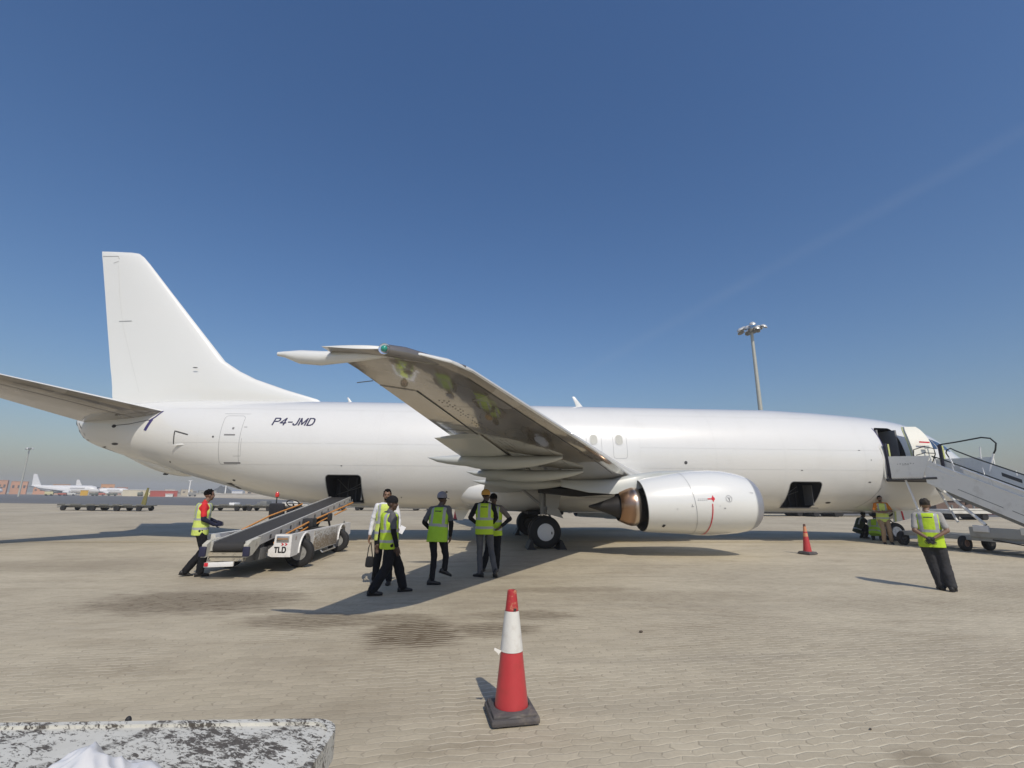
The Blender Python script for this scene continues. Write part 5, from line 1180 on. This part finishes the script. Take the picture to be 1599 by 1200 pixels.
vs = [(x, y, z) for z in (BZ - .07, BZ + .008) for x, y in po] + [(x, y, BZ + .008) for x, y in pi_] + [(x, y, BZ - .011) for x, y in pi_]
fs = []
for k in range(n):
    j = (k + 1) % n; fs += [(k, j, n + j, n + k), (n + k, n + j, 2 * n + j, 2 * n + k), (2 * n + k, 2 * n + j, 3 * n + j, 3 * n + k)]
g.add(vs, fs); g.build('edge_rim', FLK, DK, ang=40)
g = MB(); g.box((0, 0, BZ - .2), (2.7, 1.6, .12)); g.box((0, 0, .45), (.1, 1.7, .1)); g.tube([(-1.2, 0, .3), (1.2, 0, .3)], .04); g.box((-1.1, 0, .52), (.1, 1.2, .45)); g.box((1.1, 0, .52), (.1, 1.2, .45)); g.build('under_frame', SD, DK)
for x in (-1.1, 1.1):
    for y in (-.8, .8): wheel(None, (x, y, .2), .2, .12, .09, 1 if y > 0 else -1, DK, HUBD, False)
g = MB(); g.sphere((.845, 1.035, BZ + .004), (.009, .009, .012), 12); g.tube([(.845, 1.035, BZ - .1), (.845, 1.035, BZ)], .009, 8); g.build('locking_pin', BLACK, DK)
# clear plastic sheet lying on the deck
pm = bpy.data.materials.new('milky_plastic'); pm.use_nodes = True; pb = pm.node_tree.nodes['Principled BSDF']
pb.inputs['Base Color'].default_value = (.80, .80, .80, 1); pb.inputs['Roughness'].default_value = .22; pb.inputs['Transmission Weight'].default_value = .15; pb.inputs['IOR'].default_value = 1.3; pb.inputs['Alpha'].default_value = .85
from mathutils import noise as mnoise
g = MB(); n = 90
def hgt(x, y):
    r_ = math.hypot(x / .17, y / .15); h = max(0, 1 - r_ ** 1.6)
    p = Vector((x * 9, y * 9, 1.3)); f = 1 - abs(mnoise.noise(p)) * 2.2; f2 = 1 - abs(mnoise.noise(p * 2.3 + Vector((5, 2, 0)))) * 2
    q = math.exp(-((x + .01) / .07) ** 2 - ((y - .0) / .08) ** 2) * .055 + math.exp(-((x - .10) / .035) ** 2 - ((y + .03) / .06) ** 2) * .03
    return h ** .5 * (.012 + .030 * f + .014 * f2) + q * min(1, h * 3) if h > 0 else -.02
vs = [(x, y, hgt(x, y) + .001) for x in np.linspace(-.19, .19, n) for y in np.linspace(-.17, .17, n)]
g.add(vs, [(i * n + j, (i + 1) * n + j, (i + 1) * n + j + 1, i * n + j + 1) for i in range(n - 1) for j in range(n - 1)])
o = g.build('plastic_sheet', pm, ang=50); o.location = (-3.07, -17.28, BZ + .002); tag(o, 'crumpled milky plastic sheet lying on the flaking white deck', 'plastic sheet')

# ================================================================== flood-light masts
MG = mat('galvanised_mast', (.46, .46, .40), .45, var=.08, metal=.2)
def mast(loc, h, r0, n, label, r1=None):
    t = empty('floodlight_mast', loc, 0, label, 'floodlight mast', 'floodlight masts')
    g = MB(); g.tube([(0, 0, 0), (0, 0, h * .5), (0, 0, h)], [r0, r0 * .75, r0 * .5], 16); g.build('pole', MG, t)
    g = MB(); rr_ = 1.05 if n > 3 else .9
    ring = [(rr_ * math.cos(a), rr_ * math.sin(a), h) for a in np.linspace(0, 2 * math.pi, 33)]; g.tube(ring, .05, 8, cap=False)
    for k in range(4): a = k * math.pi / 2; g.tube([(0, 0, h - .1), (rr_ * math.cos(a), rr_ * math.sin(a), h)], .05, 6)
    g.revolve([(h - .4, r0 * .6), (h - .4, r0 * 1.1), (h + .1, r0 * 1.1), (h + .12, .001)], 'z', 16); g.build('head_frame', SD, t)
    for k in range(n):
        a = k * 2 * math.pi / n + .3; rl = 1.45 if k % 2 else .95; c = (rl * math.cos(a) * (rr_ / 1.05), rl * math.sin(a), h + (.30 if k % 3 == 1 else (-.05 if k % 3 else .12)))
        g = MB(); T = Matrix.Translation(c) @ Matrix.Rotation(a, 4, 'Z') @ Matrix.Rotation(R(28), 4, 'Y')
        g.loft([[(.44 * k2 * math.cos(q), .38 * k2 * math.sin(q), z * .85) for q in np.linspace(0, 2 * math.pi, 16, endpoint=False)] for z, k2 in ((-.14, 1), (-.1, 1.02), (.06, .8), (.16, .45), (.20, .2))], T=T); o = g.build('floodlight', mat('lamp_housing', (.62, .62, .60), .35, metal=.3), t)
        g = MB(); g.revolve([(-.17, .36), (-.175, .001)], 'z', 16, T=T); g.build('lens', mat('lamp_glass', (.25, .24, .2), .15), o)
    return t
mast((30.55, 34.1, 0), 21.5, .34, 11, 'tall grey floodlight mast with a ring of lamps behind the fuselage')
mast((-168, 168.4, 0), 17.2, .34, 4, 'distant dark floodlight mast at the far left')
for x, y, h, lab in ((-151.2, 241.7, 7.8, 'slim white pole beyond the red containers'), (-137, 249.3, 6.6, 'slim white pole in front of the dark mound')):
    t = empty('white_pole', (x, y, 0), 0, lab, 'pole', 'slim white poles'); g = MB(); g.tube([(0, 0, 0), (0, 0, h)], [.35, .22], 10); g.build('shaft', SW, t); g = MB(); g.box((0, 0, h), (1.6, .6, .3)); g.build('head', SW, t)

# ================================================================== dollies and loaders beyond the aircraft
def dolly(loc, rz, ln, wd, label, light=False, group='flat dollies parked beyond the aircraft', bar_=None, cargo=0):
    t = empty('cargo_dolly', loc, rz, label, 'dolly', group); ms = mat('dolly_' + ('white' if light else 'dark'), (.62, .60, .55) if light else (.16, .16, .145), .6, dirt=(.3, .27, .2), dscale=2, damt=.4)
    g = MB(); g.box((0, 0, .5), (ln, wd, .10), bev=.02); g.box((0, -wd / 2, .58), (ln * .28, .08, .10)); g.box((ln * .38, -wd / 2, .58), (ln * .2, .08, .1)); g.box((-ln * .38, -wd / 2, .58), (ln * .2, .08, .1)); g.build('deck', ms, t)
    g = MB(); g.box((0, 0, .36), (ln * .85, wd * .5, .16)); g.build('under_frame', SD, t)
    g = MB(); g.tube([(-ln / 2, 0, .4), (-ln / 2 - .8, 0, .3)], .05, 6); g.build('tow_bar', SD, t)
    for x in (-ln * .35, ln * .35):
        for y in (-wd * .42, wd * .42):
            g = MB(); g.revolve([(-.1, .001), (-.1, .14), (-.1, .22), (-.05, .24), (.05, .24), (.1, .22), (.1, .001)], 'y', 18, (x, y, .24)); g.build('wheel', TYRE, t)
    if bar_: g = MB(); g.prism([(bar_ - .35, .55), (bar_ + .1, .55), (bar_ + .12, 2.1), (bar_ + .0, 2.1)], 'y', -.05, .05); g.build('raised_tow_bar', mat('tow_bar_yellow', (.20, .18, .06), .6), t)
    for k in range(cargo):
        g = MB(); hh_ = random.uniform(.15, .5); g.box((random.uniform(-ln * .4, ln * .4), 0, .55 + hh_ / 2), (random.uniform(.3, .8), wd * .6, hh_), bev=.03); g.build('roller_box', random.choice([SW, SD, ms]), t)
    return t
D_ = [((-39.2, 29.9, 0), -.12, 3.7, 1.7, 'dark flat dolly, leftmost of the far row', False, None, 0), ((-36.3, 29.3, 0), -.1, 3.2, 1.7, 'dark flat dolly, second from the left in the far row', False, None, 0),
      ((-33.9, 28.8, 0), -.1, 2.9, 1.7, 'dark flat dolly with a raised tow bar in the far row', False, .9, 0), ((-26.2, 30.2, 0), -.05, 3.4, 1.7, 'dark flat dolly behind the man in the red shirt', False, None, 1), ((-23.2, 30.6, 0), -.05, 2.6, 1.7, 'grey dolly with rusty fittings in the middle of the far row', False, None, 2),
      ((-20.6, 31.8, 0), -.08, 3.4, 1.7, 'pale dolly left of the red beacon', True, None, 3), ((-17.4, 32.6, 0), -.05, 3.2, 1.7, 'pale dolly seen past the end of the conveyor', True, None, 1), ((-13.6, 33.5, 0), -.05, 3.0, 1.7, 'dark low dolly seen behind the bearded man', False, None, 0),
      ((-9.9, 33.8, 0), -.05, 3.2, 1.7, 'pale low dolly seen under the belly', True, None, 0), ((-6.4, 34.2, 0), -.05, 3.0, 1.7, 'dark dolly seen under the belly left of the cone', False, None, 0), ((9.5, 34.0, 0), -.05, 3.2, 1.7, 'dark dolly seen under the belly behind the main wheels', False, None, 0)]
for loc, rz, ln, wd, lab, li, bb, cg in D_: dolly(loc, rz, ln, wd, lab, li, bar_=bb, cargo=cg)
def pallet(loc, rz, ln, label, c, cages=False):
    t = empty('pallet_trailer', loc, rz, label, 'trailer', 'trailers parked beyond the nose'); ms = mat('trailer_paint', c, .5, dirt=(.35, .31, .25), dscale=1.5, damt=.4)
    g = MB(); g.box((0, 0, .62), (ln, 2.0, .30), bev=.02); g.box((0, -1.0, .80), (ln * .96, .1, .12)); g.build('deck', ms, t)
    g = MB(); g.box((0, 0, .34), (ln * .9, 1.5, .2)); g.build('under_frame', BLACK, t)
    g = MB()
    for i in range(int(ln / .6)): g.box((-ln / 2 + .3 + i * .6, -.9, .95), (.12, .08, .35 if cages or i % 3 == 0 else .06))
    if cages: g.box((0, -.9, 1.12), (ln, .06, .06)); g.box((0, .9, 1.12), (ln, .06, .06))
    g.build('stakes', SD, t)
    for x in (-ln * .36, ln * .36):
        g = MB(); g.revolve([(-.9, .001), (-.9, .25), (.9, .25), (.9, .001)], 'y', 18, (x, 0, .25)); g.build('wheel', TYRE, t)
pallet((23.6, 23.2, 0), .02, 6.0, 'pale trailer with small crates seen between engine and nose', (.42, .40, .35)); pallet((27.6, 22.4, 0), .02, 2.6, 'dark open cage trailer seen under the forward fuselage', (.06, .06, .05), True)
pallet((31.6, 23.2, 0), .04, 6.2, 'long white trailer seen left of the crouching men', (.72, .72, .70)); pallet((35.6, 17.6, 0), .0, 3.4, 'white slatted trailer seen under the boarding stairs', (.66, .65, .60))
# containers and walls at far right
def building(name, loc, rz, size, colr, label, roof=None, wins=0, cat='building', group=None, wm=None):
    t = empty(name, loc, rz, label, cat, group); m = mat(name + '_wall', colr, .85, var=.1, vscale=.3, dirt=tuple(x * .75 for x in colr), dscale=.4, damt=.5)
    g = MB(); g.box((0, 0, size[2] / 2), size); g.build('wall', m, t, sm=False)
    g = MB(); g.box((0, 0, size[2] + .08), (size[0] + .3, size[1] + .3, .2)); g.build('roof', roof or m, t, sm=False)
    for k in range(wins):
        x = -size[0] / 2 + size[0] * (k + .5) / wins
        g = MB(); g.box((x, -size[1] / 2 - .03, size[2] * .6), (size[0] / wins * .4, .08, size[2] * .22)); g.build('window', wm or DSEAM, t, sm=False)
    return t
MR = (.30, .17, .12)
building('low_brick_building', (54.5, 34.2, 0), -.35, (8.0, 3.0, 1.35), (.20, .135, .105), 'low brown brick building seen under the boarding stairs', mat('pale_coping', (.4, .37, .32), .8), 0)
g = MB(); g.prism([(-2.5, .9), (0, 1.9), (2.6, .9), (2.6, 0), (-2.5, 0)], 'y', -1, 1); o = g.build('grey_gable_shed', mat('shed_grey', (.12, .12, .12), .8), sm=False); o.location = (63, 44.5, 0); o.rotation_euler = (0, 0, -.5); tag(o, 'small dark grey gabled shed behind the brown brick building', 'shed')
t = empty('barrier_board', (45.8, 27.2, 0), -.42, 'long dark red barrier board with a bright red end', 'barrier'); g = MB(); g.box((0, 0, .3), (5.2, .3, .45)); g.build('board', mat('maroon', (.09, .015, .02), .7), t); g = MB(); g.box((2.8, 0, .3), (.5, .32, .45)); g.build('end_cap', RED, t)

# ================================================================== distant airport at the left
TERR = [(-336, 327, 14, 8, 6.2), (-328, 334, 7, 8, 9.2), (-321, 340, 8, 8, 8.6), (-312, 347, 8, 8, 5.0), (-303, 352, 9, 8, 7.0), (-262, 330, 7, 7, 4.0)]
OC = (.56, .30, .17); OW = mat('dark_window', (.10, .08, .07), .4)
labs = ['orange block at the left edge of the far row', 'tallest orange block beside the distant mast', 'orange block right of the distant mast', 'low orange block beside the distant airliner tail', 'orange block showing above the distant airliner', 'small low orange block in front of the airliner tail']
for (x, y, a, b_, h), lab in zip(TERR, labs): building('orange_building', (x, y, 0), R(38), (a, b_, h), (OC[0] * random.uniform(.9, 1.1), OC[1], OC[2]), lab, wins=3, group='orange buildings on the horizon', wm=OW)
building('orange_building', (-284.5, 370, 0), R(36), (8, 8, 7.6), (.58, .30, .14), 'bright orange block right of the airliner nose', wins=2, group='orange buildings on the horizon', wm=OW)
building('orange_building', (-277, 374.5, 0), R(36), (6.5, 8, 5.4), (.45, .22, .14), 'rust coloured block right of the bright orange block', wins=2, group='orange buildings on the horizon', wm=OW)
building('storage_shed', (-169.5, 231, 0), R(30), (10.5, 6, 2.9), (.60, .55, .42), 'cream storage shed left of the red container', mat('white_roof', (.7, .7, .68), .7), 0, 'shed')
building('red_container', (-139, 202.5, 0), R(30), (9.6, 4, 2.5), (.40, .085, .065), 'long red container on the horizon', mat('pale_red', (.5, .35, .32), .7), 0, 'container', 'distant containers')
building('white_container', (-135.6, 200.6, 0), R(30), (2.6, 2, 1.1), (.66, .66, .64), 'small white container in front of the long red one', None, 0, 'container', 'distant containers')
building('white_cabin', (-110.3, 206.5, 0), R(25), (4.2, 4, 2.7), (.60, .62, .66), 'white cabin right of the dark mound', mat('blue_strip', (.25, .32, .5), .6), 0, 'cabin')
building('warehouse', (-101, 211, 0), R(20), (14, 6, 3.2), (.48, .40, .31), 'low tan warehouse under the tail of the aircraft', None, 4)
building('boundary_wall', (-97, 196, 0), R(20), (44, .4, 1.4), (.42, .40, .36), 'long low pale wall in front of the tan warehouse', None, 0, 'wall')
for (x, y, a, b_, h, c, lab) in ((-240, 350, 12, 6, 3.0, (.42, .30, .20), 'low brown sheds beyond the cream shed'), (-228, 352, 6, 6, 4.0, (.55, .52, .46), 'small pale block between the sheds and the red container'), (-205, 330, 14, 6, 2.8, (.36, .34, .30), 'long low grey shed behind the red container'),
        (-186, 300, 6, 5, 3.6, (.50, .44, .33), 'tan cabin left of the first slim pole'), (-168, 290, 9, 5, 3.0, (.30, .31, .28), 'dark green grey store between the slim poles'), (-252, 362, 7, 6, 3.4, (.50, .26, .15), 'low rusty block right of the rust coloured block')):
    building('low_shed', (x, y, 0), R(34), (a, b_, h), c, lab, wins=2, cat='shed', group='low sheds on the horizon', wm=OW)
for i in range(22):
    x = random.uniform(-205, -130); y = 205 - (x + 205) * -.0 + random.uniform(5, 45); k = random.random()
    sz = (random.uniform(2, 4.5), 2, random.uniform(.9, 2.0)); c = random.choice([(.62, .61, .57), (.5, .46, .36), (.25, .25, .24), (.45, .12, .08), (.6, .55, .3), (.12, .14, .11)])
    t = empty('service_vehicle', (x, y, 0), R(30), 'tiny service vehicle parked in the far equipment row', 'vehicle', 'service vehicles in the far equipment row')
    g = MB(); g.box((0, 0, sz[2] * .5 + .3), (sz[0], sz[1], sz[2] * .8), bev=.15); g.build('body', mat('veh', c, .6), t); g = MB(); g.box((sz[0] * .25, 0, sz[2] * .9 + .35), (sz[0] * .4, 1.8, sz[2] * .3), bev=.1); g.build('cab', DSEAM, t)
    g = MB()
    for xx in (-.3, .3): g.revolve([(-1, .001), (-1, .4), (1, .4), (1, .001)], 'y', 14, (sz[0] * xx, 0, .4))
    g.build('axle_wheels', TYRE, t)
building('yellow_container', (-203.5, 243.6, 0), R(36), (2.9, 2.4, 2.5), (.70, .40, .02), 'bright yellow box in front of the distant airliner nose', None, 0, 'container', 'distant containers')
# distant airliners
def airliner(loc, rz, ln, r, label):
    t = empty('distant_airliner', loc, rz, label, 'airplane', 'airliners parked on the horizon'); g = MB(); rr = []
    for q, k, dz in ((0, .05, .9), (.06, .3, .75), (.16, .65, .35), (.3, 1, 0), (.86, 1, 0), (.93, .85, -.08), (.98, .5, -.28), (1, .1, -.4)):
        rr.append([(ln * (q - .5), r * k * math.cos(a), 1.45 * r + r * dz + r * k * math.sin(a)) for a in np.linspace(0, 2 * math.pi, 20, endpoint=False)])
    W3 = mat('airliner_white', (.74, .74, .74), .35, var=.02); g.loft(rr); g.build('fuselage', W3, t)
    g = MB(); g.prism([(-ln * .49, 2.2 * r), (-ln * .36, 2.3 * r), (-ln * .455, 5.2 * r), (-ln * .5, 5.2 * r)], 'y', -.2, .2); g.build('tail_fin', W3, t)
    for s_ in (-1, 1):
        g = MB(); g.add([(ln * .12, s_ * r * .8, r * 1.0), (-ln * .08, s_ * r * .8, r * 1.0), (-ln * .20, s_ * ln * .42, r * 1.7), (-ln * .15, s_ * ln * .42, r * 1.7), (ln * .12, s_ * r * .8, r * .8), (-ln * .08, s_ * r * .8, r * .9), (-ln * .20, s_ * ln * .42, r * 1.65), (-ln * .15, s_ * ln * .42, r * 1.65)], [(0, 1, 2, 3), (4, 5, 6, 7), (0, 3, 7, 4), (1, 2, 6, 5), (2, 3, 7, 6)]); g.build('wing', W3, t)
        g = MB(); g.add([(-ln * .38, 0, r * 1.9), (-ln * .47, 0, r * 1.9), (-ln * .52, s_ * ln * .15, r * 2.2), (-ln * .49, s_ * ln * .15, r * 2.2)], [(0, 1, 2, 3)]); g.build('tailplane', W3, t)
        g = MB(); g.revolve([(-1.5, .5), (0, .9), (1.5, .85), (1.6, .6), (1.6, .001)], 'x', 16, (ln * .1, s_ * ln * .17, r * .75)); g.build('engine', W3, t)
    g = MB()
    for x, y in ((ln * .38, 0), (-.02 * ln, 2), (-.02 * ln, -2)): g.tube([(x, y, r * .6), (x, y, .5)], .25, 8); g.revolve([(-.4, .001), (-.4, .6), (.4, .6), (.4, .001)], 'y', 14, (x, y, .6))
    g.build('landing_gear', SD, t)
    g = MB(); g.box((ln * .475, 0, 1.9 * r), (.8, r * .9, .5)); g.build('cockpit_windows', GLASS, t)
    g = MB(); g.box((ln * .2, -r * 1.0, 1.75 * r), (7, .1, .5)); g.build('faint_lettering', mat('pale_grey_text', (.45, .46, .48), .6), t)
airliner((-240, 277.5, 0), R(12), 33, 2.25, 'white airliner parked on the horizon at the left')
airliner((-258, 330, 0), R(22), 30, 1.9, 'airliner nose showing right of the white airliner, farther away')
airliner((-273, 255, 0), R(30), 30, 2.0, 'airliner nose just entering at the left edge of the photo')
# dark mound
bm = bmesh.new(); n = 40
g = MB(); vs = []
for i in range(n):
    for j in range(12):
        u = i / (n - 1); v = j / 11; h = max(0, math.sin(math.pi * u)) ** .8 * (1 - abs(2 * v - 1) ** 1.6) * (10.5 * (.55 + .45 * math.exp(-((u - .66) / .2) ** 2)) + .9 * math.sin(17 * u) + .6 * math.sin(37 * u + 1)); vs.append(((u - .5) * 30, (v - .5) * 20, max(0, h)))
g.add(vs, [(i * 12 + j, (i + 1) * 12 + j, (i + 1) * 12 + j + 1, i * 12 + j + 1) for i in range(n - 1) for j in range(11)])
o = g.build('hill', mat('dark_mound', (.050, .055, .052), .95, var=.4, vscale=.5), ang=60); o.location = (-277, 515, 0); o.rotation_euler = (0, 0, R(28)); tag(o, kind='structure')
# small stones and litter near the camera
rnd = random.Random(5)
SM = mat('pebble', (.10, .08, .06), .9)
for i, (x, y, r_, lab) in enumerate(((-.10, -12.35, .026, 'small dark stone on the paving right of the big cone'), (.75, -14.9, .012, 'tiny dark pebble near the small oil spot'))):
    g = MB(); g.sphere((0, 0, r_ * .5), (r_, r_ * .7, r_ * .5), 8); o = g.build('stone', SM); o.location = (x, y, .002); o.rotation_euler = (0, 0, i); tag(o, lab, 'stone')
# ================================================================== hazy air round the whole scene
g = MB(); g.box((0, 0, 0), (1800, 1700, 26)); hz = g.build('haze', mat('haze_air', (1, 1, 1)), sm=False); hz.location = (0, 500, 12)
hn = hz.data.materials[0].node_tree; hn.nodes.clear(); ho = hn.nodes.new('ShaderNodeOutputMaterial'); hv = hn.nodes.new('ShaderNodeVolumePrincipled')
hv.inputs['Color'].default_value = (.92, .93, .94, 1); hv.inputs['Density'].default_value = .0009; hn.links.new(hv.outputs[0], ho.inputs['Volume']); tag(hz, kind='stuff')
